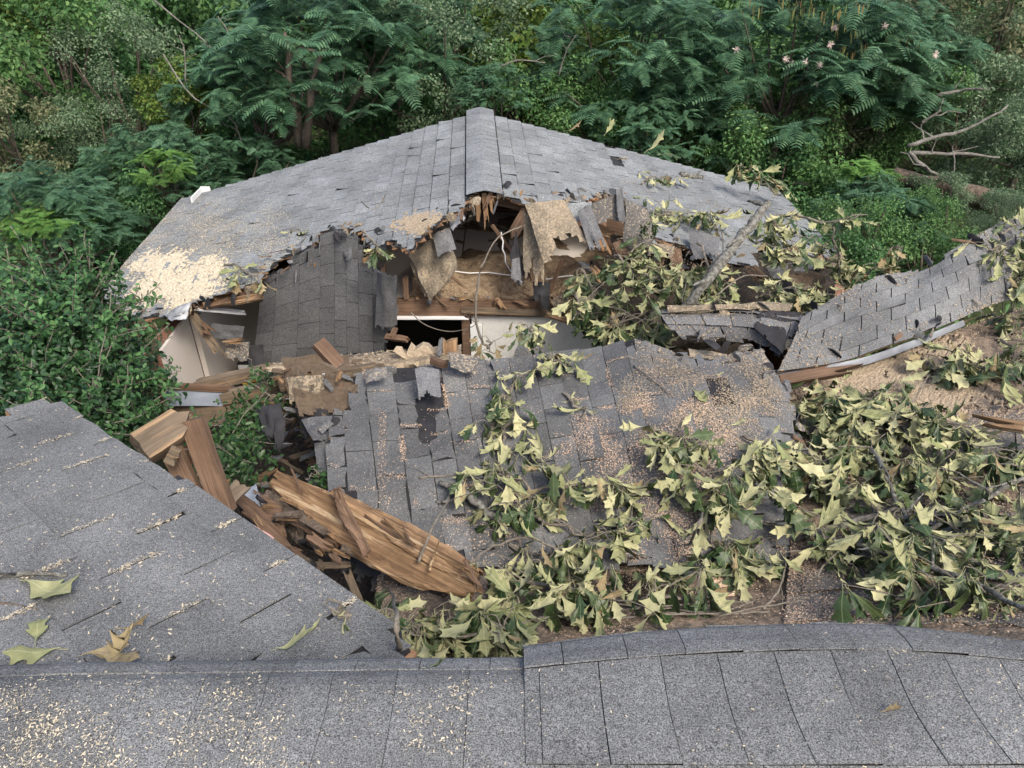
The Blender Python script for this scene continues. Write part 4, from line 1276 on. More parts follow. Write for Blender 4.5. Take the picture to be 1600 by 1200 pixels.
def leaf_at(p, s, pale, parent=None, droop=(0, 50), key='oak', az=None, name='leaf'):
    a = random.uniform(0, 2 * math.pi) if az is None else az
    e = R(random.uniform(*droop))
    d = Vector((math.cos(a) * math.cos(e), math.sin(a) * math.cos(e), -math.sin(e)))
    up = Vector((random.gauss(0, .55), random.gauss(0, .55) - .25, 1.0))
    if random.random() < pale * .84: up = -up
    return put_shared(name, random.choice(LEAF[key]), parent, leaf_matrix(p, d, up, s))


def spray(label, path, n, spread, lift, pale=.68, size=.148, droop=(4, 66), group='leafy boughs of the fallen oak', r=(.012, .004), cat='branch', per=6, stem='twig', dry=.04, down=0.0):
    pts = [spot(*p) for p in path]
    root = thing('oak_branch', label, cat, pts[0], group)
    A = Acc()
    P = wiggle(pts, max(6, 3 * len(pts)), .015)
    A.add(*tube_vf(P, r[0], r[1], 6, .12))
    nc = max(1, round(n / per))
    for c in range(nc):
        i = random.uniform(0, len(P) - 1.001)
        b = P[int(i)].lerp(P[int(i) + 1], i - int(i))
        e = b + Vector((random.gauss(0, spread), random.gauss(0, spread * .8), random.uniform(0, lift) - down * random.random()))
        g = ground_under(e.x, e.y, max(e.z, b.z) + .6)
        e.z = max(e.z, g + .03 + random.uniform(0, .5) * lift)
        m = b.lerp(e, .5) + Vector((random.gauss(0, .02), random.gauss(0, .02), .03))
        A.add(*tube_vf(wiggle([b, m, e], 5, .006), .0045, .002, 5))
        a0 = random.uniform(0, 6.28)
        k = max(2, int(random.gauss(per, 1.5)))
        for q in range(k):
            az = a0 + 2 * math.pi * q / k + random.gauss(0, .5)
            if random.random() < .5: az = -1.57 + random.gauss(0, .75)      # most hang down toward the valley
            p = e + Vector((math.cos(az), math.sin(az), random.uniform(-.3, .3))) * random.uniform(.005, .05)
            leaf_at(p, size * random.uniform(.55, 1.35), pale, root, droop, 'dry' if random.random() < dry else 'oak', az)
    A.put('stem', M[stem], root)
    return root


# upper right, on and over the far right slope
spray('leafy oak bough with pale leaves lying on the right slope above the torn sheets', [(1020, 345, .05), (1060, 352, .1), (1115, 365, .08)], 116, .12, .12)
spray('small tuft of wilted oak leaves at the middle of the right slope', [(1002, 292, .03), (1030, 282, .04), (1058, 292, .02)], 29, .10, .08, .6)
spray('drooping oak leaves at the left end of the upper bough, over the torn dark sheet', [(1000, 350, 0, 6.35), (1015, 365, 0, 6.2), (1012, 385, 0, 6.1)], 32, .08, .05, .9, down=.15)
spray('big mound of pale oak leaves left of the lichen limb', [(960, 400, 0, 6.0), (1000, 425, 0, 5.8), (1060, 440, 0, 5.6), (1085, 430, 0, 5.6)], 246, .14, .12, .68, down=.2)
spray('lower dark green mass of oak leaves under the pale mound', [(925, 470, 0, 5.9), (970, 490, 0, 5.6), (1030, 500, 0, 5.45)], 246, .15, .1, .42, down=.25)
spray('dark leafy tangle at the left end of the mound under the torn flaps', [(905, 420, 0, 6.3), (920, 440, 0, 6.1), (935, 455, 0, 6.0)], 87, .10, .06, .3, .14, down=.2)
spray('single oak twig with large leaves at the left foot of the mound', [(900, 460, 0, 5.8), (905, 480, 0, 5.6), (895, 500, 0, 5.5)], 23, .06, .05, .7, .155)
spray('wilted oak leaves hanging between the mound and the lichen limb', [(1090, 380, 0, 5.9), (1110, 420, 0, 5.6), (1105, 455, 0, 5.5)], 60, .09, .08, .7, down=.15)
spray('pale oak leaves clustered at the upper end of the lichen limb', [(1200, 345, 0, 6.1), (1225, 370, 0, 5.9), (1235, 400, 0, 5.8)], 145, .11, .1, .82, down=.12)
spray('bright pale oak leaf fan lying beyond the curled shingle strip', [(1180, 465, 0, 5.5), (1225, 452, 0, 5.45), (1262, 470, 0, 5.3)], 116, .10, .08, .9, .150)
spray('oak twig reaching out past the eave toward the woods', [(1235, 330, 0, 6.2), (1290, 350, 0, 6.0), (1330, 340, 0, 5.9), (1355, 335, 0, 5.9)], 38, .07, .03, .85, down=.12)
spray('oak leaves hanging down beyond the right eave corner', [(1300, 345, 0, 6.2), (1310, 400, 0, 6.0), (1318, 450, 0, 5.8)], 72, .08, .05, .75, down=.12)
spray('dry drooping oak twig in front of the green shrubs by the bent panel', [(1345, 440, 0, 5.8), (1385, 400, 0, 5.8), (1410, 385, 0, 5.8)], 38, .08, .04, .7, down=.12, dry=.3)
spray('withered leafy twig sticking up at the far right eave', [(1222, 305, 0, 8.6), (1190, 285, 0, 8.8), (1168, 262, 0, 8.9)], 44, .14, .1, .9, .2, dry=.3)
spray('pale leaves behind the curled strip at the foot of the limb', [(1100, 470, 0, 5.4), (1140, 475, 0, 5.35)], 23, .08, .04, .7)
# far left slope
spray('wilted pale oak twig lying on the sawdust at the left eave', [(352, 418, .03), (380, 425, .04), (405, 440, .03)], 20, .07, .05, .95, .15, dry=.15)
spray('small oak leaf tuft on the left slope near the hanging panel', [(455, 366, .02), (470, 362, .03)], 7, .04, .03, .6, .13)
spray('small oak twig caught on the torn edge above the hanging panel', [(566, 366, .03), (585, 385, .04), (592, 402, .02)], 14, .05, .03, .75, .13)
# over the middle panel
spray('upper oak twig hanging over the top edge of the middle panel', [(830, 520, .06), (850, 560, .06), (870, 590, .05)], 78, .08, .08, .68, .140)
spray('oak leaves spreading right from the upper twig onto bare shingles', [(850, 570, .05), (890, 590, .05), (915, 600, .04)], 18, .05, .04, .7, .145)
spray('two-leaf oak twig lying below the upper spray on bare shingles', [(880, 620, .03), (905, 645, .03), (915, 665, .03)], 9, .03, .03, .9, .16, per=4)
spray('dense oak spray down the middle of the panel', [(800, 615, .05), (785, 655, .06), (762, 690, .05)], 90, .07, .08, .62, .15)
spray('oak leaves trailing from the dense spray toward the lower heap', [(800, 670, .05), (780, 720, .04), (795, 760, .04)], 50, .06, .06, .6, .15)
spray('small curled oak leaf tuft right of the dense spray', [(835, 690, .04), (845, 710, .03)], 9, .02, .04, .75, .13)
spray('dried oak tuft at the foot of the pale inner wall', [(760, 540, .05), (772, 560, .05)], 18, .05, .05, .5, .14, dry=.5)
spray('thick heap of oak leaves at the lower centre', [(800, 800, .05), (850, 830, .06), (930, 850, .06), (980, 840, .05)], 126, .13, .10, .55, .145)
spray('upper rim of the lower centre leaf heap', [(800, 770, .05), (870, 775, .08), (960, 775, .08), (1010, 770, .05)], 90, .10, .12, .75, .145)
spray('leafy twig at the left end of the lower centre heap', [(795, 860, .05), (820, 870, .05), (870, 880, .05)], 48, .07, .08, .45, .16)
spray('oak leaf bunch over the right half of the middle panel', [(1035, 700, .05), (1070, 730, .07), (1110, 770, .07)], 98, .11, .12, .72, .145)
spray('large-leaved oak bunch at the lower right of the middle panel', [(1100, 770, .06), (1140, 800, .08), (1120, 830, .06)], 78, .10, .12, .8, .150)
spray('oak leaves dangling over the right edge of the middle panel', [(1160, 690, .05), (1185, 715, .06), (1195, 745, .05)], 56, .08, .1, .8, .145)
spray('sparse oak leaves below the large-leaved bunch', [(1110, 860, .04), (1150, 880, .05), (1200, 850, .05)], 64, .10, .08, .55, .16)
# row of leaves behind the near roof
spray('first part of the leaf row, beside the near slope tip', [(575, 975, 0, 2.2), (630, 978, 0, 2.2), (690, 972, 0, 2.25)], 78, .07, .06, .62, .145)
spray('second part of the leaf row, drooping under the split trunk', [(700, 968, 0, 2.3), (750, 965, 0, 2.35), (810, 962, 0, 2.35)], 118, .08, .08, .66, .155)
spray('third part of the leaf row, between the two dark holes', [(830, 930, .08), (890, 945, .1), (960, 960, .08)], 126, .11, .12, .62, .150)
spray('fourth part of the leaf row, right of the dark hole', [(1000, 960, .06), (1060, 950, .07), (1110, 945, .05)], 62, .10, .1, .5, .145)
spray('lowest fringe of leaves touching the near roof edge', [(610, 990, 0, 2.2), (700, 992, 0, 2.15), (800, 985, 0, 2.15)], 84, .08, .05, .6, .150)
spray('single large pale leaves at the tip of the near slope', [(536, 955, .015), (545, 975, .015)], 7, .03, .01, .95, .095, droop=(5, 40), per=3)
# right-hand heap
spray('left upper part of the right leaf heap below the orange-brown lumber', [(1270, 660, .06), (1310, 660, .08), (1360, 640, .08)], 164, .13, .14, .62, .145)
spray('centre of the right leaf heap', [(1330, 700, .08), (1400, 690, .1), (1460, 690, .08)], 218, .15, .16, .7, .150)
spray('upper right oak bunch with big pale leaves by the sawdust patch', [(1450, 590, .08), (1500, 590, .1), (1545, 600, .08)], 109, .10, .14, .7, .150)
spray('left lower drooping part of the right leaf heap', [(1250, 730, .06), (1280, 770, .08), (1310, 800, .06)], 164, .12, .14, .75, .145)
spray('lower middle of the right leaf heap', [(1370, 760, .06), (1430, 760, .08), (1490, 770, .06)], 146, .14, .12, .6, .145)
spray('leaves along the right edge above the split pale board', [(1560, 540, .05), (1590, 580, .05), (1600, 620, .05)], 83, .10, .1, .5, .145)
spray('oak leaves on the upper end of the bent panel', [(1545, 400, .04), (1575, 410, .05), (1610, 440, .04)], 65, .10, .06, .82, .145)
spray('oak twig tips on top of the bent panel near the trees', [(1560, 372, .04), (1590, 360, .04)], 13, .05, .05, .8, .16)
spray('leaves hanging under the lower end of the bent panel', [(1525, 505, .04), (1560, 500, .05), (1600, 510, .04)], 81, .10, .08, .55, .16)
spray('right edge leaves below the split pale board', [(1530, 740, .06), (1575, 730, .08), (1610, 760, .06)], 91, .12, .1, .55, .145)
spray('bottom right leaf group beside the grey stick', [(1480, 850, .06), (1540, 860, .08), (1600, 870, .06)], 146, .13, .12, .7, .150)
spray('bottom middle leaf group under the long thin stick', [(1340, 880, .06), (1400, 890, .08), (1450, 900, .06)], 146, .13, .12, .65, .150)
spray('bottom left leaf group of the right side', [(1260, 880, .05), (1300, 870, .06), (1330, 860, .05)], 73, .10, .1, .55, .145)
spray('dark green leaf fringe at the near roof edge on the right', [(1360, 950, .05), (1450, 950, .06), (1560, 940, .05)], 127, .12, .1, .35, .145)

# bare limbs and sticks
def stick(label, path, r0, r1, mat='twig', cat='stick', side=0, n=7, wob=.14, name='fallen_stick', group=None):
    pts = wiggle([spot(*p) for p in path], max(6, 4 * len(path)), min(r0 * .35, .006))
    A = Acc()
    A.add(*tube_vf(pts, r0, r1, n, wob))
    for k in range(side):
        i = random.randint(1, len(pts) - 2)
        d = Vector((random.gauss(0, 1), random.gauss(0, 1), random.uniform(0, .8))).normalized()
        l = random.uniform(.08, .3)
        A.add(*tube_vf(wiggle([pts[i], pts[i] + d * l * .5, pts[i] + d * l + Vector((0, 0, -.02))], 5, .006), r1 * .7, r1 * .25, 5))
    o = A.put(name, M[mat], None, smooth=True)
    return tag(o, label, cat, group)


stick('thick lichen-grey oak limb leaning up over the right slope', [(1052, 505, 0, 5.26), (1068, 486, 0, 5.22), (1100, 446, 0, 5.22), (1140, 395, 0, 5.4), (1172, 352, 0, 5.65), (1200, 318, 0, 5.9)], .047, .033, 'lichen', 'limb', 6, 10, .12, 'oak_limb')
stick('pale lichen limb with a broken forked end at the left of the centre leaf heap', [(690, 765, .05), (715, 775, .06), (745, 800, .06), (785, 825, .04)], .018, .030, 'lichen', 'limb', 0, 9, .15, 'oak_limb')
stick('stubby pale prong at the broken end of the lichen limb', [(712, 772, .055), (696, 790, .04), (682, 788, .02)], .016, .006, 'lichen', 'limb', 0, 8, .2, 'oak_limb')
stick('slender arching sapling twig bent in front of the hole under the ridge', [(762, 545, 0, 5.7), (748, 520, 0, 5.75), (744, 470, 0, 5.8), (752, 420, 0, 5.85), (775, 375, 0, 5.9), (816, 353, 0, 6.0)], .013, .006, 'twig', 'twig', 4)
stick('thin curved twig crossing the black doorway', [(642, 488, 0, 6.0), (665, 508, 0, 5.95), (700, 518, 0, 5.9), (735, 512, 0, 5.85), (748, 500, 0, 5.8)], .005, .003, 'twig', 'twig', 1)
stick('thin twig lying flat on the shingles left of the dense spray', [(655, 750, .02), (690, 748, .02), (748, 742, .02)], .008, .005, 'twig', 'twig', 1)
stick('long thin stick crossing the lower part of the right heap', [(1165, 828, .08), (1220, 845, .1), (1300, 868, .12), (1400, 900, .12), (1500, 930, .1), (1600, 985, .1)], .014, .012, 'lichen', 'stick', 6)
stick('straight grey stick slanting down from the leaf heap to the bottom right', [(1352, 730, .14), (1385, 800, .14), (1410, 850, .13), (1428, 880, .1)], .014, .012, 'lichen', 'stick', 2)
stick('forked grey stick rising to the right edge', [(1425, 865, .08), (1470, 835, .1), (1530, 800, .1), (1590, 768, .1)], .013, .011, 'lichen', 'stick', 3)
stick('grey branch lying low under the bottom leaves', [(1240, 850, .03), (1310, 830, .04), (1380, 810, .04), (1440, 790, .04)], .022, .014, 'grey_limb', 'branch', 3, 8)
stick('stub of a brown branch at the edge of the middle panel', [(1207, 740, .04), (1235, 748, .05), (1262, 745, .05)], .015, .011, 'twig', 'branch', 2)
stick('dark crooked stick across the right black hole', [(1000, 950, .05), (1040, 915, .1), (1075, 870, .1), (1095, 820, .1)], .013, .007, 'twig', 'stick', 2)
stick('arching twig over the left black hole', [(735, 900, .1), (780, 878, .14), (830, 870, .14), (880, 885, .1)], .009, .005, 'twig', 'twig', 2)
stick('slim upright twig by the split trunk', [(655, 890, .05), (680, 845, .12), (705, 812, .16)], .008, .004, 'twig', 'twig', 1)
stick('short pale splintery twig leaning on the split trunk', [(672, 905, .05), (688, 865, .1)], .008, .003, 'fresh', 'twig')
stick('twig bundle stem lying along the near roof edge', [(930, 975, .03), (1020, 970, .04), (1120, 968, .04), (1200, 962, .03)], .006, .004, 'twig', 'twig', 0)
stick('second twig stem lying along the near roof edge', [(960, 965, .05), (1060, 958, .06), (1170, 950, .05)], .005, .003, 'twig', 'twig', 0)
for lab, path in (('third thin twig of the bundle along the near roof edge', [(1000, 972, .05), (1090, 962, .03), (1160, 966, .04)]), ('fourth thin twig of the bundle, crossing the others', [(1040, 955, .03), (1110, 970, .05), (1180, 945, .04)]),
                  ('fifth thin twig of the bundle, nearest the dark hole', [(950, 955, .06), (1030, 962, .05), (1075, 948, .03)]), ('sixth thin twig of the bundle, at its right end', [(1120, 972, .04), (1190, 958, .05), (1250, 950, .05)])):
    stick(lab, path, .005, .003, 'twig', 'twig', 1)
stick('curved vine-like twig at the right of the valley', [(1190, 960, .04), (1215, 930, .07), (1222, 880, .07), (1200, 850, .05)], .007, .004, 'twig', 'twig', 1)
stick('thin pale twig standing at the tip of the near slope', [(625, 1025, .03), (622, 985, .08), (612, 945, .1), (585, 925, .1)], .008, .004, 'twig', 'twig', 1)
stick('twig with a bent end on the right half of the middle panel', [(990, 575, .02), (1020, 600, .03), (1052, 625, .02)], .006, .003, 'twig', 'twig', 0)
stick('bare twig sticking up beside the big leaf mound', [(900, 500, 0, 5.6), (915, 470, 0, 5.7), (945, 440, 0, 5.8)], .006, .003, 'twig', 'twig', 2)
stick('bare curved twig over the leaf mound', [(985, 395, 0, 5.9), (1010, 378, 0, 6.0), (1050, 395, 0, 5.8)], .007, .004, 'twig', 'twig', 3)
stick('bare twig hanging in front of the lichen limb', [(1128, 362, 0, 5.9), (1130, 400, 0, 5.7), (1120, 450, 0, 5.4)], .006, .003, 'twig', 'twig', 2)
stick('crooked twig crossing below the lichen limb', [(1120, 462, 0, 5.4), (1160, 432, 0, 5.5), (1200, 432, 0, 5.5)], .007, .004, 'twig', 'twig', 2)
stick('short broken branch piece on the far right slope', [(1062, 276, .03), (1085, 280, .03), (1098, 282, .03)], .035, .028, 'lichen', 'branch', 1, 8)
stick('pale twig end lying at the left edge of the near slope', [(-20, 910, .015), (40, 905, .02), (108, 903, .015)], .008, .006, 'lichen', 'twig', 1)
stick('thin dark twig below the pale twig end', [(-10, 945, .01), (30, 950, .01), (62, 958, .01)], .004, .002, 'bark', 'twig', 0)
stick('loose twig lying on the upper left slope', [(566, 318, .015), (585, 330, .015), (602, 308, .015)], .007, .004, 'twig', 'twig', 2)
for x, y, lab in ((1262, 690, 'thin bare twig at the upper left fringe of the right leaf heap'), (1300, 745, 'thin bare twig in the left lower part of the right heap'), (1345, 655, 'thin bare twig poking from the top of the right heap'),
                 (1385, 720, 'thin bare twig in the middle of the right heap near the straight stick'), (1420, 640, 'thin bare twig between the heap and the big-leaved bunch'), (1470, 700, 'thin bare twig just left of the split pale board'),
                 (1500, 760, 'thin bare twig beside the forked grey stick'), (1560, 700, 'thin bare twig under the split pale board'), (1290, 830, 'thin bare twig crossing the low grey branch'), (1350, 850, 'thin bare twig at the crossing of the long thin stick'),
                 (1420, 930, 'thin bare twig above the near roof edge, below the straight stick'), (1530, 900, 'thin bare twig in the bottom right leaf group'), (1580, 820, 'thin bare twig at the right border under the forked stick'), (1255, 930, 'thin bare twig at the lower left corner of the right slope')):
    p = spot(x, y, .06)
    a = random.uniform(0, 3.14)
    l = random.uniform(.15, .4)
    q = p + Vector((math.cos(a) * l, math.sin(a) * l, random.uniform(-.03, .08)))
    A = Acc(); A.add(*tube_vf(wiggle([p, p.lerp(q, .5) + Vector((0, 0, .02)), q], 6, .01), .006, .003, 5))
    tag(A.put('loose_twig', M['twig']), lab, 'twig', 'loose twigs in the right heap')

# loose leaves
def loose(label, px, py, s, pale, az, key='oak', h=.02, mesh=None):
    p = spot(px, py, h)
    d = Vector((math.cos(az), math.sin(az), 0))
    hit = BVH.ray_cast(p + Vector((0, 0, .3)), Vector((0, 0, -1)))
    nrm = hit[1] if hit[1] is not None else Vector((0, 0, 1))
    if nrm.z < 0: nrm = -nrm
    d = d - nrm * d.dot(nrm)
    o = put_shared('oak_leaf', LEAF[key][mesh if mesh is not None else random.randrange(len(LEAF[key]))], None, leaf_matrix(p, d, -nrm if pale else nrm, s))
    return tag(o, label, 'leaf')


loose('big pale lobed oak leaf lying alone on the near slope', 42, 915, .20, True, -.45, mesh=18)
loose('pale oak leaf below the big one at the left edge', 100, 1022, .13, True, 3.4, mesh=19)
loose('narrow pale leaf tip beside the lower left leaf', 60, 1012, .10, True, 2.0, mesh=20)
loose('dried curled brown leaf at the near ridge line', 135, 1035, .11, True, .2, 'dry', .03)
loose('second dried leaf crumpled into the curled one', 160, 1038, .12, True, -.2, 'dry', .04)
loose('third dried leaf under the crumpled pair', 180, 1042, .09, True, -.9, 'dry', .03)
loose('small dry leaf lying in sawdust mid near slope', 188, 990, .09, True, .1, 'dry')
loose('small folded pale leaf alone on the nearest roof', 665, 1052, .055, True, -.4)
loose('tiny tan leaf scrap on the right of the nearest roof', 1372, 1120, .04, True, 0, 'dry')
loose('pale leaf at the near slope bottom before the leaf row', 432, 1022, .10, True, .2)
loose('pale leaf alone on the dusty right half of the panel', 1082, 612, .16, True, -1.2, mesh=7)
loose('green leaf lying flat on the dusty panel', 1055, 645, .13, False, .1)
loose('small pale green leaf at the top right of the panel', 1115, 590, .08, True, .4)
loose('narrow pale leaf near the panel edge', 1140, 668, .10, True, .1)
loose('small yellow leaf near the hole under the near slope', 440, 680, .10, True, .3)
loose('second small yellow leaf near the hole', 470, 675, .08, True, 1.2)
loose('orange-brown leaf on the far right slope', 962, 250, .16, True, -.3, 'dry')
loose('brown leaf at the far roof rake', 883, 208, .14, True, .2, 'dry')
loose('curled pale leaf at the far roof rake', 945, 214, .16, True, 1.0)
loose('pale leaf with green tip on the far roof rake', 1010, 240, .2, True, .5)
loose('dark leaf beside the branch piece on the far slope', 1030, 245, .18, False, .2)

# ---------------------------------------------------------------- plants
def leaf_template():
    V = [(0, 0, 0), (.33, .27, .05), (.70, .20, .03), (1, 0, -.08), (.70, -.20, .03), (.33, -.27, .05)]
    return np.array(V), [(0, 3, 2, 1), (0, 5, 4, 3)]


def scatter_vf(TV, TF, pos, nrm, size, spin=None):
    """copies of a small template at pos with normals nrm -> one big mesh (arrays)"""
    n = len(pos)
    nrm = nrm / np.maximum(np.linalg.norm(nrm, axis=1, keepdims=True), 1e-6)
    a = RNG.normal(0, 1, (n, 3)) if spin is None else spin
    x = a - nrm * np.sum(a * nrm, 1, keepdims=True)
    x /= np.maximum(np.linalg.norm(x, axis=1, keepdims=True), 1e-6)
    y = np.cross(nrm, x)
    B = np.stack([x, y, nrm], 1) * size[:, None, None]
    V = np.einsum('tk,nkc->ntc', TV, B) + pos[:, None, :]
    F = np.array(TF)
    F = (F[None] + (np.arange(n) * len(TV))[:, None, None]).reshape(-1, F.shape[1])
    return V.reshape(-1, 3), F


def big_mesh(name, V, F, mats, mi=None):
    me = bpy.data.meshes.new(name)
    nf, k = F.shape
    me.vertices.add(len(V))
    me.vertices.foreach_set('co', np.ascontiguousarray(V, np.float32).ravel())
    me.loops.add(nf * k)
    me.loops.foreach_set('vertex_index', np.ascontiguousarray(F, np.int32).ravel())
    me.polygons.add(nf)
    me.polygons.foreach_set('loop_start', np.arange(0, nf * k, k, dtype=np.int32))
    me.polygons.foreach_set('loop_total', np.full(nf, k, np.int32))
    for m in (mats if isinstance(mats, (list, tuple)) else [mats]): me.materials.append(m)
    if mi is not None: me.polygons.foreach_set('material_index', mi.astype(np.int32))
    me.update(calc_edges=True)
    return me


LT, LF = leaf_template()


def crown(name, n, size, mat, rad=(1.6, 1.6, 1.5), clumps=26, clump_r=.5, up=.55, shell=.55):
    """leaf clumps on limb ends spread through an uneven ellipsoid"""
    d = RNG.normal(0, 1, (clumps, 3))
    d /= np.linalg.norm(d, axis=1, keepdims=True)
    rr = shell + (1 - shell) * RNG.random((clumps, 1)) ** .5
    cc = d * rr * np.array(rad) * RNG.uniform(.75, 1.15, (clumps, 1))
    w = RNG.uniform(.5, 1.5, clumps)
    k = RNG.choice(clumps, n, p=w / w.sum())
    off = RNG.normal(0, 1, (n, 3))
    off /= np.linalg.norm(off, axis=1, keepdims=True)
    off *= (RNG.random((n, 1)) ** .45) * clump_r * (.6 + .6 * w[k][:, None] / 1.5)
    off[:, 2] *= .7
    pos = cc[k] + off
    nrm = off / clump_r * .6 + RNG.normal(0, .55, (n, 3)) + np.array([0, 0, up])
    sz = size * RNG.uniform(.6, 1.3, n)
    # leaves point outward and droop
    spin = off + RNG.normal(0, .25, (n, 3)) + np.array([0, 0, -.15])
    V, F = scatter_vf(LT, LF, pos, nrm, sz, spin)
    return big_mesh(name, V, F, mat), cc


def frond_template():
    V, F = [], []

    def strip(p0, p1, w, dr):
        o = len(V)
        p0, p1 = np.array(p0), np.array(p1)
        d = p1 - p0
        s = np.array([-d[1], d[0], 0]); s /= np.linalg.norm(s)
        m = (p0 + p1) / 2 + np.array([0, 0, dr])
        V.extend([p0 - s * w * .35, p0 + s * w * .35, m + s * w * .5, m - s * w * .5, p1 + s * w * .12, p1 - s * w * .12])
        F.extend([(o, o + 3, o + 2, o + 1), (o + 3, o + 5, o + 4, o + 2)])
    z = lambda x: -.30 * x * x
    for k in range(9):
        x = .12 + .86 * k / 8
        l = .36 * (1 - .5 * abs(x - .5)) * (1.05 - .35 * x)
        for s in (-1, 1):
            strip((x, 0, z(x)), (x + l * .45, s * l, z(x) - .10 * l - .05), .088, .02)
    strip((0, 0, 0), (.5, 0.0005, z(.5)), .014, .03)
    strip((.5, 0, z(.5)), (1.08, .0005, z(1.08)), .014, .01)
    return np.array(V), F


FT, FF = frond_template()


def mimosa_crown(name, pads, per, size, mat, rad=(1.7, 1.7, .9)):
    d = RNG.normal(0, 1, (pads, 3)); d /= np.linalg.norm(d, axis=1, keepdims=True)
    d[:, 2] = np.abs(d[:, 2]) * 1.3 - .55
    cc = d * np.array(rad) * (.45 + .6 * RNG.random((pads, 1)) ** .6)
    pos, spin, nrm, sz = [], [], [], []
    for c in cc:
        n = int(per * RNG.uniform(.7, 1.3))
        a0 = RNG.uniform(0, 6.28)
        lean = np.array([c[0] / rad[0], c[1] / rad[1], 0]) * .5
        for q in range(n):
            a = a0 + 6.28 * q / n + RNG.normal(0, .25)
            v = np.array([math.cos(a), math.sin(a), RNG.uniform(-.25, .35)]) + lean
            pos.append(c + RNG.normal(0, .05, 3)); spin.append(v)
            nrm.append(np.array([0, 0, 1]) + RNG.normal(0, .22, 3)); sz.append(size * RNG.uniform(.7, 1.25))
    V, F = scatter_vf(FT, FF, np.array(pos), np.array(nrm), np.array(sz), np.array(spin))
    return big_mesh(name, V, F, mat), cc


CR = {
    'dark': [crown('crown', 9000, .095, M['lf_dark']) for _ in range(2)],
    'mid': [crown('crown', 9000, .085, M['lf_mid']) for _ in range(2)],
    'small': [crown('crown', 13000, .055, M['lf_grey'], clumps=40, clump_r=.36) for _ in range(2)],
    'yellow': [crown('crown', 5200, .13, M['lf_yellow'], clumps=30, clump_r=.4)],
    'olive': [crown('crown', 8000, .10, M['lf_olive'], clumps=30, clump_r=.42) for _ in range(2)],
    'fallen': [crown('crown', 9000, .085, M['lf_grey'], rad=(1.8, 1.4, 1.0), clumps=50, clump_r=.34, up=.1)],
    'mimosa': [mimosa_crown('crown', 130, 9, .27, M['lf_blue'], (1.7, 1.7, 1.25)) for _ in range(3)],
    'fresh': [mimosa_crown('crown', 26, 9, .36, M['lf_bright'], (1.0, 1.0, .6))],
    'dry': [crown('crown', 2600, .09, M['lf_dry'], clumps=26, clump_r=.35)],
}


def tree(kind, label, px, py, Y, r, sq=1.0, cat='tree', group='trees and shrubs of the wood behind the house', bare=False, name=None, var=None, limb='trunk'):
    c = at(px, py, y=Y)
    gz_ = ground_z(c.x, c.y)
    name = name or {'mimosa': 'mimosa_tree', 'fresh': 'mimosa_sapling'}.get(kind, 'leafy_tree' if cat == 'tree' else 'shrub')
    root = thing(name, label, cat, (c.x + random.uniform(-.2, .2), c.y + random.uniform(-.1, .3), gz_ - .05), group)
    base = WL[root.name]
    me, cc = CR[kind][random.randrange(len(CR[kind])) if var is None else var]
    s = r / 1.6
    rot = Matrix.Rotation(random.uniform(0, 6.28), 4, 'Z')
    Mx = Matrix.Translation(c) @ rot @ Matrix.Diagonal((s, s, s * sq, 1))
    put_shared('crown', me, root, Mx)
    A = Acc()
    top = c + Vector((0, 0, .1 * s))
    low = Vector((base.x, base.y, gz_ - .1))
    fork = low.lerp(c - Vector((0, 0, .75 * s * sq)), .8) if c.z - gz_ > 1.2 else low.lerp(c, .3)
    rt = .035 + .03 * s
    A.add(*tube_vf(wiggle([low, low.lerp(fork, .5) + Vector((random.gauss(0, .05), 0, 0)), fork], 7, .02), rt * 1.3, rt, 7, .06))
    for q in random.sample(range(len(cc)), min(len(cc), 12)):
        e = Mx @ Vector(cc[q])
        m = fork.lerp(e, .5) + Vector((0, 0, -.12 * s))
        A.add(*tube_vf(wiggle([fork, m, e], 6, .03), rt * .6, rt * .12, 5))
    A.put('trunk', M[limb], root, smooth=True)
    return root


# far filler rows first (each a tree of its own)
k = 0
FAR = [('dark', 'tall dark tree at the back behind the left corner', -60, 60, 19, 2.6), ('mid', 'green tree at the back above the olive shrub', 90, 40, 18, 2.4), ('dark', 'dark tree at the back between vine and sapling', 230, 40, 19, 2.5),
       ('mid', 'green back tree behind the bare pale stems', 360, 30, 19, 2.5), ('dark', 'shadowy back tree left of the big mimosa', 480, 40, 20, 2.6), ('dark', 'shadowy back tree behind the big mimosa', 620, 40, 20, 2.6),
       ('mid', 'back tree behind the small-leaved tree', 760, 30, 19, 2.4), ('yellow', 'yellowish back tree over the roof peak', 850, 30, 20, 2.5), ('dark', 'dark back tree right of the yellowish one', 950, 50, 20, 2.5),
       ('mid', 'green back tree behind the centre mimosa', 1080, 40, 20, 2.5), ('dark', 'dark back tree behind the flowering mimosa', 1200, 60, 20, 2.5), ('mid', 'pale green back tree behind the pods', 1330, 60, 19, 2.5),
       ('olive', 'olive back tree at the upper right', 1450, 30, 19, 2.5), ('olive', 'olive back tree in the upper right corner', 1570, 50, 18, 2.5), ('mid', 'green back tree beyond the right corner', 1690, 80, 18, 2.6),
       ('dark', 'dark tree low behind the left eave', 330, 200, 16, 2.0), ('dark', 'dark tree low behind the roof peak', 640, 160, 16, 2.0), ('dark', 'dark tree low right of the roof peak', 960, 170, 16, 2.0), ('mid', 'green tree low behind the flowering mimosa', 1180, 190, 16, 2.0),
       ('dark', 'dark tree filling the gap left of the sapling', 120, 190, 16, 2.1), ('dark', 'dark tree at the left border of the wood', -90, 220, 15, 2.2), ('dark', 'dark tree behind the fallen trunk', 1440, 200, 16, 2.1), ('mid', 'green tree beyond the fallen trunk', 1600, 210, 15, 2.0)]
for kd, lab, x, y, Y, r in FAR: tree(kd, lab, x, y, Y, r)
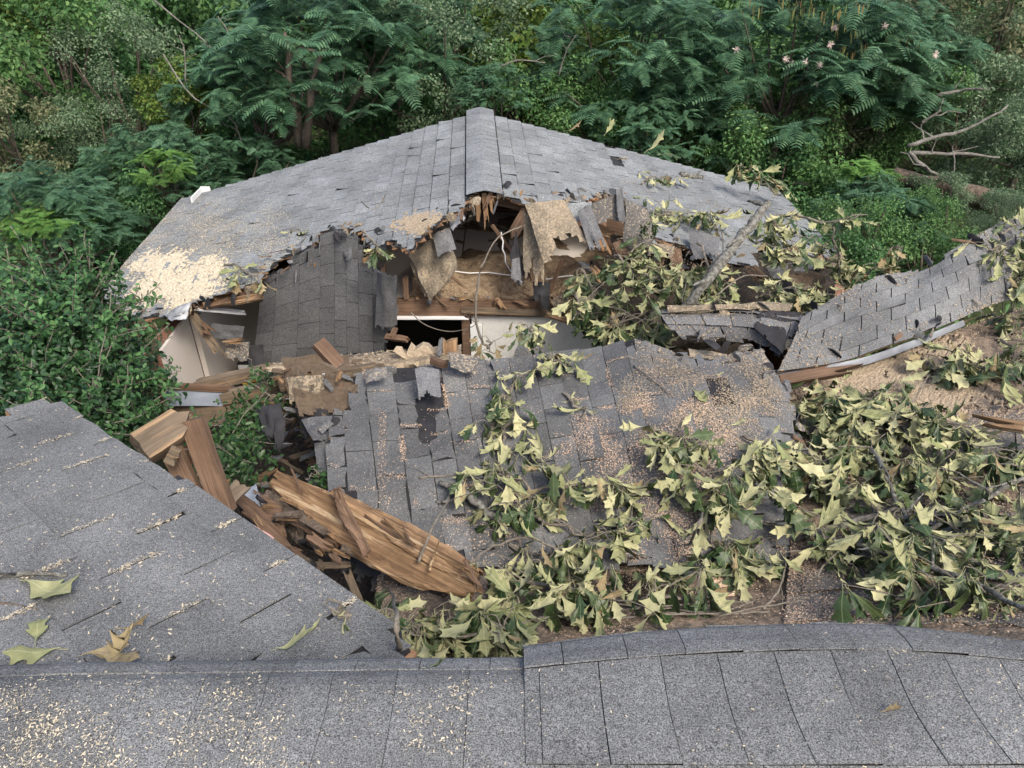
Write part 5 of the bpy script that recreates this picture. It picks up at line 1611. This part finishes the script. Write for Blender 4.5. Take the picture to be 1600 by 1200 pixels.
NEAR = [('mid', 'mid green leafy tree in the upper left corner', 70, 60, 14, 1.7, 'tree'), ('small', 'small-leaved grey green tree on the upper left', 190, 130, 13.5, 1.3, 'tree'), ('yellow', 'yellow green vine-covered tree with big leaves', 285, 150, 13, .75, 'tree'),
        ('yellow', 'pale yellow green treetop at the left top edge', 70, 10, 15, .8, 'tree'), ('olive', 'olive brown shrub at the left border', 20, 200, 12, .8, 'shrub'), ('small', 'grey green shrub under the vine-covered tree', 150, 230, 12.5, 1.0, 'shrub'),
        ('dark', 'dark shrub in the shade left of the eave', 120, 330, 12, 1.1, 'shrub'), ('dark', 'dark shrub low beside the left eave', 240, 360, 11, .9, 'shrub'), ('mimosa', 'large blue green mimosa with forked trunk left of the peak', 500, 60, 13.5, 2.0, 'tree'),
        ('mimosa', 'mimosa crown left of the forked one', 400, 130, 13, 1.3, 'tree'), ('mimosa', 'mimosa sapling spreading above the left eave', 240, 260, 11.5, 1.1, 'tree'), ('fresh', 'bright fronded mimosa top by the left eave', 250, 255, 10.9, .7, 'tree'),
        ('mimosa', 'blue green mimosa sapling at the left border', 60, 330, 9.5, 1.0, 'tree'), ('fresh', 'bright fronded mimosa top at the left border', 75, 345, 9.0, .75, 'tree'), ('mimosa', 'low mimosa peeking over the left slope', 380, 265, 11.8, .9, 'tree'),
        ('small', 'fine-leaved grey tree above the left slope', 690, 90, 14, 1.5, 'tree'), ('mimosa', 'mimosa hanging over the roof peak', 620, 30, 14.5, 1.4, 'tree'), ('yellow', 'fresh yellow green tree right of the roof peak', 840, 90, 15, 1.5, 'tree'),
        ('mid', 'mid green shrub just behind the roof peak', 830, 160, 13, 1.0, 'shrub'), ('mimosa', 'small mimosa tuft over the peak', 770, 135, 12.5, .6, 'tree'), ('mimosa', 'dense blue green mimosa right of the peak', 990, 60, 14, 1.9, 'tree'),
        ('mimosa', 'lower mimosa behind the right rake', 1040, 190, 12.5, 1.1, 'tree'), ('mid', 'green shrub by the far right rake', 960, 200, 13, .9, 'shrub'), ('mimosa', 'flowering mimosa with pods spreading at the upper right', 1240, 70, 13.5, 2.1, 'tree'),
        ('mimosa', 'right arm of the flowering mimosa crown', 1400, 80, 13.5, 1.3, 'tree'), ('mid', 'leafy green shrub under the flowering mimosa', 1220, 250, 12, 1.1, 'shrub'), ('mid', 'green shrub left of the leaning trunk', 1110, 225, 12.5, .8, 'shrub'),
        ('olive', 'pale withered shrub in the clearing', 1320, 200, 13.5, 1.0, 'shrub'), ('mid', 'sumac-like green shrub right of the clearing', 1400, 160, 13, .9, 'shrub'), ('olive', 'olive tree at the top right above the fallen trunk', 1510, 70, 15, 1.6, 'tree'),
        ('small', 'grey green tree in the top right corner', 1580, 40, 14, 1.3, 'tree'), ('fallen', 'drooping grey crown of the fallen tree above its limbs', 1520, 170, 13, 1.2, 'tree'), ('fallen', 'drooping grey crown part below the fallen limbs', 1560, 260, 12, .9, 'tree'),
        ('fallen', 'withered grey leaves hanging at the right border', 1610, 200, 11.5, .8, 'tree'), ('mid', 'small green shrub below the fallen trunk', 1425, 335, 9.6, .55, 'shrub'), ('dark', 'dark shrub behind the right eave', 1240, 320, 11, .9, 'shrub'),
        ('fresh', 'bright feathery sapling before the fallen trunk', 1362, 265, 10.2, .55, 'tree'), ('mimosa', 'feathery green shrub below the bright sapling', 1370, 330, 9.6, .75, 'shrub'), ('fallen', 'grey withered leaves hanging over the middle of the fallen log', 1470, 300, 10.0, .42, 'shrub'), ('fallen', 'grey withered leaves hanging over the thick end of the fallen log', 1570, 335, 9.6, .5, 'shrub'), ('mid', 'green brush above the bent panel', 1320, 390, 8.6, .7, 'shrub'),
        ('mid', 'green brush at the far end of the bent panel', 1460, 385, 8.8, .6, 'shrub'), ('small', 'grey brush at the right border by the panel', 1580, 350, 9.0, .5, 'shrub'), ('dark', 'dark brush in the gap beyond the eave corner', 1290, 430, 7.9, .6, 'shrub')]
for kd, lab, x, y, Y, r, cat in NEAR: tree(kd, lab, x, y, Y, r, cat=cat)

# dry leaf bits in the clearing
def stems(label, paths, r0, mat, name='bare_stem', cat='stem', group=None, side=2, taper=.4):
    for lab, path in zip(label, paths):
        pts = wiggle([at(x, y, y=Y) for x, y, Y in path], 3 * len(path), r0 * .22)
        A = Acc(); A.add(*tube_vf(pts, r0, r0 * taper, 7, .12))
        for k in range(side):
            i = random.randint(2, len(pts) - 2)
            d = Vector((random.gauss(0, 1), random.gauss(0, .5), random.uniform(0, 1))).normalized() * random.uniform(.2, .6)
            A.add(*tube_vf(wiggle([pts[i], pts[i] + d * .5, pts[i] + d], 5, .02), r0 * .45, r0 * .15, 5))
        tag(A.put(name, M[mat], None, smooth=True), lab, cat, group)


stems(['long pale bare stem slanting through the vine-covered tree', 'bare pale stem curving at the left top', 'short bare stem forking beside the vines', 'upright pale stem right of the curving one', 'thin pale arching stem over the roof peak', 'bare upright stem right of the roof peak'],
      [[(255, 85, 12), (300, 150, 11.8), (360, 185, 11.8), (380, 230, 11.8)], [(240, 0, 12.5), (290, 40, 12.3), (320, 65, 12.2), (350, 100, 12.2)], [(290, 130, 11.7), (288, 80, 11.7), (280, 55, 11.7)], [(355, 100, 12.5), (357, 55, 12.5), (340, 25, 12.5)],
       [(782, 104, 12.3), (810, 94, 12.3), (852, 98, 12.3)], [(872, 120, 12.8), (885, 80, 12.8), (900, 55, 12.8)]], .014, 'grey_limb', group=None)
stems(['dark leaning trunk of the flowering mimosa', 'right fork of the big mimosa trunk', 'left fork of the big mimosa trunk'],
      [[(1135, 270, 12.6), (1150, 215, 12.6), (1165, 160, 12.8), (1175, 120, 13)], [(478, 230, 12.2), (490, 130, 12.2), (515, 60, 12.4)], [(470, 230, 12.3), (455, 120, 12.3), (445, 50, 12.4)]], .075, 'trunk', 'leaning_trunk', 'trunk')
stems(['long grey dead limb rising right over the fallen trunk', 'level grey dead limb in the middle of the brush', 'lower grey dead limb pointing down to the fallen trunk', 'upper pale dead limb near the right border', 'short dead limb above the level one'],
      [[(1418, 228, 10.6), (1470, 212, 10.6), (1520, 198, 10.6), (1575, 165, 10.6)], [(1424, 239, 10.5), (1500, 240, 10.5), (1562, 246, 10.4)], [(1420, 238, 10.5), (1455, 268, 10.3), (1510, 290, 10.2)], [(1462, 150, 12), (1500, 142, 12), (1535, 138, 11.8)], [(1440, 192, 11.8), (1470, 172, 11.8)]], .032, 'grey_limb', 'dead_limb', 'limb', None, 2, .4)
A = Acc()
A.add(*tube_vf(wiggle([at(1395, 272, y=10.6), at(1450, 288, y=10.4), at(1520, 305, y=10.2), at(1640, 330, y=9.8)], 14, .02), .11, .16, 12, .05))
tag(A.put('fallen_log', M['bark'], None, smooth=True), 'brown fallen tree trunk lying in the brush at the right', 'tree trunk')
# pods and blossoms of the mimosa, big enough to see
PT = np.array([(0, -.05, 0), (0, .05, 0), (.5, .085, .03), (.5, -.085, .03), (1, .03, 0), (1, -.03, 0)])
PF = [(0, 3, 2, 1), (3, 5, 4, 2)]
fm = [o for o in COL.objects if o.get('label') == 'flowering mimosa with pods spreading at the upper right'][0]
pos = []
for (x, y) in [(1225, 5), (1245, 8), (1305, 10), (1310, 32), (1338, 42), (1340, 2), (1255, 20), (1180, 12), (1392, 55), (1405, 35), (1425, 50), (1345, 80), (1315, 78), (1275, 10), (1362, 70)]:
    c = at(x, y, y=12.1)
    for q in range(7): pos.append(tuple(c + Vector((random.gauss(0, .08), random.gauss(0, .06), random.gauss(0, .05)))))
pos = np.array(pos)
V, F = scatter_vf(PT, PF, pos, RNG.normal(0, 1, pos.shape) * np.array([1, 1, .1]), RNG.uniform(.08, .16, len(pos)), np.tile([[0.1, 0, -1.0]], (len(pos), 1)))
me = big_mesh('seed_pods', V, F, M['pod'])
o = put_shared('seed_pods', me, fm, Matrix.Identity(4)); tag(o, kind='stuff')
for (x, y) in [(1150, 78), (1228, 92), (1236, 100), (1258, 96), (1280, 102), (1298, 70), (1276, 130), (1305, 42), (1462, 85), (1382, 40)]:
    c = at(x, y, y=11.9)
    V, F = scatter_vf(PT, PF, np.tile([tuple(c)], (26, 1)), RNG.normal(0, 1, (26, 3)), np.full(26, .06))
    o = put_shared('blossom', big_mesh('blossom', V, F, M['bloom']), fm, Matrix.Identity(4))

# holly by the near slope: many glossy leaves on upright shoots
hb = thing('holly_bush', 'dense glossy dark green holly bush standing left of the torn house', 'bush', (-3.6, 4.6, 0))
n = 0
cl, A = [], Acc()
for (x, y, Y, r) in [(60, 505, 4.9, .36), (130, 490, 4.9, .34), (30, 540, 4.6, .45), (110, 540, 4.6, .48), (165, 525, 4.75, .28), (178, 575, 4.6, .27), (60, 620, 4.3, .5), (150, 620, 4.35, .42), (196, 620, 4.5, .18), (-60, 560, 4.7, .45), (-60, 620, 4.3, .5), (228, 600, 4.5, .07),
                     (195, 668, 4.15, .24), (130, 680, 4.0, .4), (40, 690, 3.8, .4), (140, 455, 5.0, .14), (80, 450, 5.0, .17), (205, 655, 4.2, .14), (20, 485, 5.0, .30), (120, 600, 4.9, .6), (40, 600, 5.0, .6), (170, 610, 4.9, .40)]:
    cl.append((at(x, y, y=Y), r))
pos, nrm, spos, snrm = [], [], [], []
for c, r in cl:
    m = int(900 * (r / .42) ** 2)
    d = RNG.normal(0, 1, (m, 3)); d /= np.linalg.norm(d, axis=1, keepdims=True)
    rad = r * (.35 + .65 * RNG.random((m, 1)) ** .5) * (1 + .55 * np.sin(d[:, :1] * 7 + c.x * 5) * np.cos(d[:, 1:2] * 6 + c.z * 7))
    pos.append(np.array(c) + d * rad); nrm.append(d * .7 + RNG.normal(0, .5, (m, 3)) + np.array([0, 0, .5]))
    A.add(*tube_vf(wiggle([Vector((-3.6 + random.gauss(0, .1), 4.7, -.1)), Vector((c.x * .5 - 1.8, 4.75, c.z * .5)), c], 7, .03), .03, .008, 6))
    for q in range(12):                           # shoots reaching out of the crown
        dd = Vector((random.gauss(0, .8), random.gauss(0, .6) - .2, random.uniform(.2, 1.2))).normalized()
        p0, p1 = c + dd * r * .4, c + dd * (r + random.uniform(.05, .34))
        A.add(*tube_vf(wiggle([p0, p0.lerp(p1, .5), p1], 5, .008), .006, .003, 5))
        t = RNG.random(26) ** .7
        spos.append(np.array(p0) + np.outer(t, np.array(p1 - p0)) + RNG.normal(0, .014, (26, 3)))
        snrm.append(RNG.normal(0, .6, (26, 3)) + np.array(dd) * .8)
pos, nrm = np.concatenate(pos), np.concatenate(nrm)
V, F = scatter_vf(LT, LF, pos, nrm, RNG.uniform(.032, .060, len(pos)))
o = put_shared('foliage', big_mesh('foliage', V, F, M['lf_holly']), hb, Matrix.Identity(4))
spos, snrm = np.concatenate(spos), np.concatenate(snrm)
V, F = scatter_vf(LT, LF, spos, snrm, RNG.uniform(.03, .055, len(spos)))
put_shared('shoot_leaves', big_mesh('shoot_leaves', V, F, M['lf_dark']), hb, Matrix.Identity(4))
A.put('stem', M['twig'], hb, smooth=True)

# vine spilling into the pit
vb = thing('vine', 'glossy green vine spilling over the boards into the dark pit', 'vine', at(400, 650, y=4.3))
pos, nrm, A = [], [], Acc()
for (x, y, Y, r, m) in [(375, 640, 4.4, .09, 70), (400, 640, 4.45, .13, 110), (435, 628, 4.5, .10, 70), (360, 665, 4.25, .13, 90), (410, 655, 4.3, .14, 80), (350, 700, 4.0, .20, 260), (375, 730, 3.7, .18, 240), (345, 735, 3.6, .16, 180), (395, 690, 4.0, .15, 90), (425, 590, 4.7, .08, 50), (500, 745, 3.6, .07, 40), (400, 585, 4.8, .07, 40)]:
    c = at(x, y, y=Y)
    d = RNG.normal(0, 1, (m, 3)) * r * .55
    pos.append(np.array(c) + d); nrm.append(RNG.normal(0, .5, (m, 3)) + np.array([0, -.3, .8]))
    for q in range(5):
        e = c + Vector((random.gauss(0, r), random.gauss(0, r), random.gauss(0, r)))
        A.add(*tube_vf(wiggle([c, c.lerp(e, .5) + Vector((0, 0, .02)), e], 5, .01), .004, .002, 5))
pos, nrm = np.concatenate(pos), np.concatenate(nrm)
V, F = scatter_vf(LT, LF, pos, nrm, RNG.uniform(.03, .058, len(pos)))
put_shared('foliage', big_mesh('foliage', V, F, M['lf_vine']), vb, Matrix.Identity(4))
A.put('stem', M['twig'], vb)

# undergrowth
n = 52000
x = RNG.uniform(-16, 17, n); y = RNG.uniform(5.0, 24, n)
ok = ~((x > -3.7) & (x < 3.7) & (y < 9.7)) & ~((x > -5) & (x < 4.2) & (y < 6.8))
x, y = x[ok], y[ok]
hgt = np.array([max(0.0, .25 + .55 * nz(a * .6, b * .6, 4) + .3 * nz(a * 2, b * 2, 8)) for a, b in zip(x, y)])
z = np.array([ground_z(a, b) for a, b in zip(x, y)]) + hgt * RNG.random(len(x)) ** .6 + .02
pos = np.stack([x, y, z], 1)
V, F = scatter_vf(LT, LF, pos, RNG.normal(0, .5, pos.shape) + np.array([0, 0, .8]), RNG.uniform(.05, .14, len(pos)))
o = put_shared('undergrowth', big_mesh('undergrowth', V, F, M['lf_mid']), None, Matrix.Identity(4))
tag(o, 'low green undergrowth covering the ground of the wood', 'undergrowth', None, 'stuff')

# ---------------------------------------------------------------- sawdust
CT = np.array([(0, 0, 0), (1, .05, .02), (1.05, .42, .10), (.05, .40, -.04)])
CF = [(0, 1, 2, 3)]
DUST_POS = {}


def chips_on(S, n, outline, off=.010, weight=None, u=(0, 1), v=(0, 1)):
    uu, vv = RNG.uniform(*u, n), RNG.uniform(*v, n)
    P, N = S.P(uu, vv), S.N(uu, vv)
    x, y = survey(P)
    k = inpoly(x, y, outline) if outline is not None else np.ones(n, bool)
    if weight is not None: k &= RNG.random(n) < weight(x, y, P)
    return P[k] + N[k] * off, N[k]


def nzv(P, s, o=0.0): return np.array([noise.noise(Vector((p[0] * s, p[1] * s, p[2] * s + o))) for p in P])


def chip_field(label, sets, mat, size=(.005, .016), name='sawdust_chips'):
    P = np.concatenate([a for a, b in sets]); N = np.concatenate([b for a, b in sets])
    V, F = scatter_vf(CT, CF, P, N + RNG.normal(0, .22, P.shape), size[0] + (size[1] - size[0]) * RNG.random(len(P)) ** 3.0)
    o = put_shared(name, big_mesh(name, V, F, mat), None, Matrix.Identity(4))
    return tag(o, label, 'sawdust', None, 'stuff')


def slot_lines(S, nu, vedges, offs, frac, per, outline, uj=.05, off=.009, along='v', length=(.3, 1.0)):
    """chips that gathered along tab slots or course edges"""
    P, N = [], []
    nv = len(vedges) - 1
    for j in range(nv):
        for i in range(nu + 1):
            if random.random() > frac: continue
            a, b = vedges[j], vedges[j + 1]
            l = random.uniform(*length)
            s = random.uniform(0, 1 - l)
            m = int(per * l * random.uniform(.4, 1.4))
            if along == 'v':
                uu = (i + offs(j)) / nu + RNG.normal(0, uj / nu, m)
                vv = a + (b - a) * (s + l * RNG.random(m))
            else:
                uu = (i + offs(j) + s + l * RNG.random(m)) / nu
                vv = b + RNG.normal(0, uj * (b - a), m)
            k = (uu > 0) & (uu < 1) & (vv > 0) & (vv < 1)
            P.append(S.P(uu[k], vv[k])); N.append(S.N(uu[k], vv[k]))
    P, N = np.concatenate(P), np.concatenate(N)
    x, y = survey(P)
    k = inpoly(x, y, outline) if outline is not None else np.ones(len(P), bool)
    return P[k] + N[k] * off, N[k]


# heap on the far left eave
def heap(name, label, S, outline, mat, hmax, nu=90, nv=90, seed=0, base=.012, scale=3.0, cut=0.0, u=(0, 1), v=(0, 1), edge=None):
    uu, vv = np.linspace(*u, nu + 1), np.linspace(*v, nv + 1)
    U, Vv = np.meshgrid(uu, vv)
    P = S.P(U, Vv)
    f = np.array([.55 * noise.noise(Vector((p[0] * scale, p[1] * scale, seed))) + .45 * noise.noise(Vector((p[0] * scale * 4.1, p[1] * scale * 4.1, seed + 5))) + .95 * noise.noise(Vector((p[0] * 41, p[1] * 41, seed + 9))) for p in P.reshape(-1, 3)]).reshape(U.shape)
    x, y = survey(P)
    if edge is not None: f = f + edge(x, y)
    T = base + hmax * np.clip(f - cut + .3, 0, 1.2)
    fc = (f[:-1, :-1] + f[1:, 1:] + f[:-1, 1:] + f[1:, :-1]) / 4
    k = (fc > cut) & cells_in(S, uu, vv, outline)
    Vx, F = patch(S, uu, vv, T, .004, k, .3)
    o = put(name, Vx, F, mat, None, smooth=False)
    return tag(o, label, 'sawdust', None, 'stuff')


ctr = lambda cx, cy, rx, ry, hi: (lambda x, y: hi - ((x - cx) / rx) ** 2 - ((y - cy) / ry) ** 2)
heap('sawdust_heap', 'thick pale sawdust drift covering the left eave of the far roof', S1, OUT1, M['dust'], .014, 230, 230, 1, edge=ctr(278, 440, 112, 62, .42), v=(.35, 1), u=(0, .8))
heap('sawdust_drift', 'tan sawdust strewn on the roof edge left of the ridge hole', S1, OUT1, M['dust_tan'], .008, 140, 140, 4, edge=ctr(665, 352, 60, 26, .5), v=(0, .5), u=(0, .6))
0 and heap('sawdust_drift', 'pinkish', MS, OUTM, M['dust_pink'], .008, 170, 170, 7, base=.013, scale=4.0, edge=lambda x, y: np.where((x > 930) & (y > 560), .30 - ((x - 1040) / 150) ** 2 - ((y - 730) / 150) ** 2, -2), cut=.02)
0 and heap('sawdust_drift', 'brown', MS, OUTM, M['dust_tan'], .006, 170, 170, 17, base=.012, scale=5.0, edge=lambda x, y: np.where((x > 930) & (y < 700), .18 - ((x - 1100) / 130) ** 2 - ((y - 600) / 75) ** 2, -2), cut=.05)
heap('sawdust_drift', 'broad sawdust spread on the right slope below the bent panel', RS, None, M['dust_tan'], .008, 170, 170, 12, base=.006, edge=lambda x, y: .35 - ((x - 1400) / 260) ** 2 - ((y - 600) / 110) ** 2)
0 and heap('sawdust_drift', 'pink', RS, None, M['dust_pink'], .015, 170, 170, 22, base=.006, edge=lambda x, y: .12 - ((x - 1540) / 200) ** 2 - ((y - 730) / 130) ** 2)
heap('sawdust_drift', 'pink sawdust pile in the valley right of the dark hole', VS_, None, M['dust_pink'], .02, 150, 100, 32, base=.006, edge=lambda x, y: .35 - ((x - 1110) / 70) ** 2 - ((y - 910) / 50) ** 2)

LV = np.linspace(0, 1, 18)
bl = lambda sc, o, lo, hi: (lambda x, y, P: np.clip(lo + (hi - lo) * (nzv(P, sc, o) + .35) / .8, .0, 1) ** 1.6)
chip_field('cream sawdust flakes scattered over the near left slope', [
    chips_on(LS, 30000, OUTL, .009, bl(2.2, 3, .15, .8)), slot_lines(LS, 14, LV, lambda j: .5 * (j % 2), .55, 150, OUTL, .022),
    chips_on(LS, 12000, [(180, 830), (330, 770), (310, 860), (210, 900)], .011, bl(6, 1, .0, 1.0)),
    chips_on(LS, 14000, [(0, 950), (160, 960), (300, 1045), (-20, 1045)], .011, bl(5, 2, .0, .9)),
    chips_on(LS, 5000, [(480, 930), (570, 930), (590, 1035), (500, 1035)], .011, bl(7, 2, .0, 1.0))], M['dust'], (.003, .011))
chip_field('cream sawdust flakes scattered over the nearest roof edge', [
    chips_on(FL, 60000, None, .007, lambda x, y, P: np.clip(.30 - x / 3200 + .55 * nzv(P, 5, 5) + .45 * nzv(P, 14, 3) - .04, .01, 1) * np.clip((y - 1030) / 90, .15, 1), v=(.38, 1)),
    chips_on(FL, 45000, None, .008, lambda x, y, P: np.clip(.6 - ((x - 150) / 190) ** 2 - ((y - 1160) / 90) ** 2 + .9 * nzv(P, 13, 7), 0, 1) * .5, v=(.38, 1)),
    chips_on(FR, 9000, None, .007, bl(4, 6, .05, .4), v=(.3, 1))], M['dust'], (.0013, .0072))
chip_field('pale sawdust flakes over the far left slope', [
    chips_on(S1, 170000, OUT1, .016, lambda x, y, P: np.clip(1.35 - ((x - 300) / 210) ** 2 - ((y - 420) / 110) ** 2, .02, 1) * np.clip(.6 + nzv(P, 3), .1, 1)),
    chips_on(S2, 2500, OUT2, .016)], M['dust'], (.005, .017))
chip_field('tan sawdust flakes on the torn edges and right far slope', [
    chips_on(S1, 14000, [(560, 350), (640, 350), (740, 300), (740, 350), (640, 400)], .016), chips_on(S2, 26000, [(820, 300), (1020, 280), (1290, 380), (1290, 430), (1000, 430), (830, 340)], .018, lambda x, y, P: np.clip(.4 + nzv(P, 3), .05, 1)),
    chips_on(KS, 7000, OUTK, .013, bl(3, 4, .1, .9)), chips_on(TS, 700, OUTT, .015)], M['dust_tan'], (.006, .018))
ML = np.linspace(0, 1, 23)
chip_field('pinkish sawdust lines and flakes on the middle panel', [
    chips_on(MS, 5000, OUTM, .014, bl(3, 2, .05, .5)), chips_on(MS, 240000, OUTM, .016, lambda x, y, P: np.clip(1.0 - ((x - 1030 - (y - 730) * -.1) / 130) ** 2 - ((y - 735) / 130) ** 2 + 1.5 * nzv(P, 5, 9), 0, 1) * .8),
    slot_lines(MS, 6, ML, lambda j: (0, .5, .25, .7)[j % 4], .45, 90, OUTM, .03, .014),
    slot_lines(MS, 6, ML, lambda j: 0, .10, 200, OUTM, .06, .016, 'u'),
    chips_on(MS, 60000, [(592, 640), (604, 640), (604, 770), (620, 795), (590, 800)], .014), chips_on(MS, 9000, [(570, 770), (650, 770), (660, 810), (600, 812)], .014, bl(7, 9, 0, 1))], M['dust_pink'], (.004, .012))
chip_field('grey-tan sawdust film over the right half of the middle panel', [chips_on(MS, 200000, OUTM, .016, lambda x, y, P: np.clip(.9 - ((x - 1110) / 150) ** 2 - ((y - 610) / 95) ** 2 + 1.2 * nzv(P, 6, 19), 0, 1) * .8)], M['dust_tan'], (.004, .014))
chip_field('pinkish sawdust flakes on the right slope and valley', [
    chips_on(RS, 90000, None, .02, bl(3, 4, .15, 1.0)), chips_on(VS_, 26000, None, .02, bl(3, 5, .1, 1.0))], M['dust_pink'], (.004, .013))
chip_field('coarse sawdust and splinters on the broken ledge', [chips_on(SH, 3500, None, .03)], M['dust_tan'], (.008, .03))

# ---------------------------------------------------------------- moist air over the wood
HAZE = 0.0
if HAZE:
    hv, hf = box_vf(-125, 125, -45, 165, -3.0, 14.0)
    hm, hnt, hout = new_mat('haze')
    pv = nd(hnt, 'VolumePrincipled', {'Color': (0.86, 0.92, 0.95, 1), 'Density': HAZE, 'Anisotropy': 0.0})
    hnt.links.new(pv.outputs[0], hout.inputs['Volume'])
    tag(put('haze', hv, hf, hm), 'thin pale moist haze hanging in the air over the wood', 'haze', None, 'stuff')
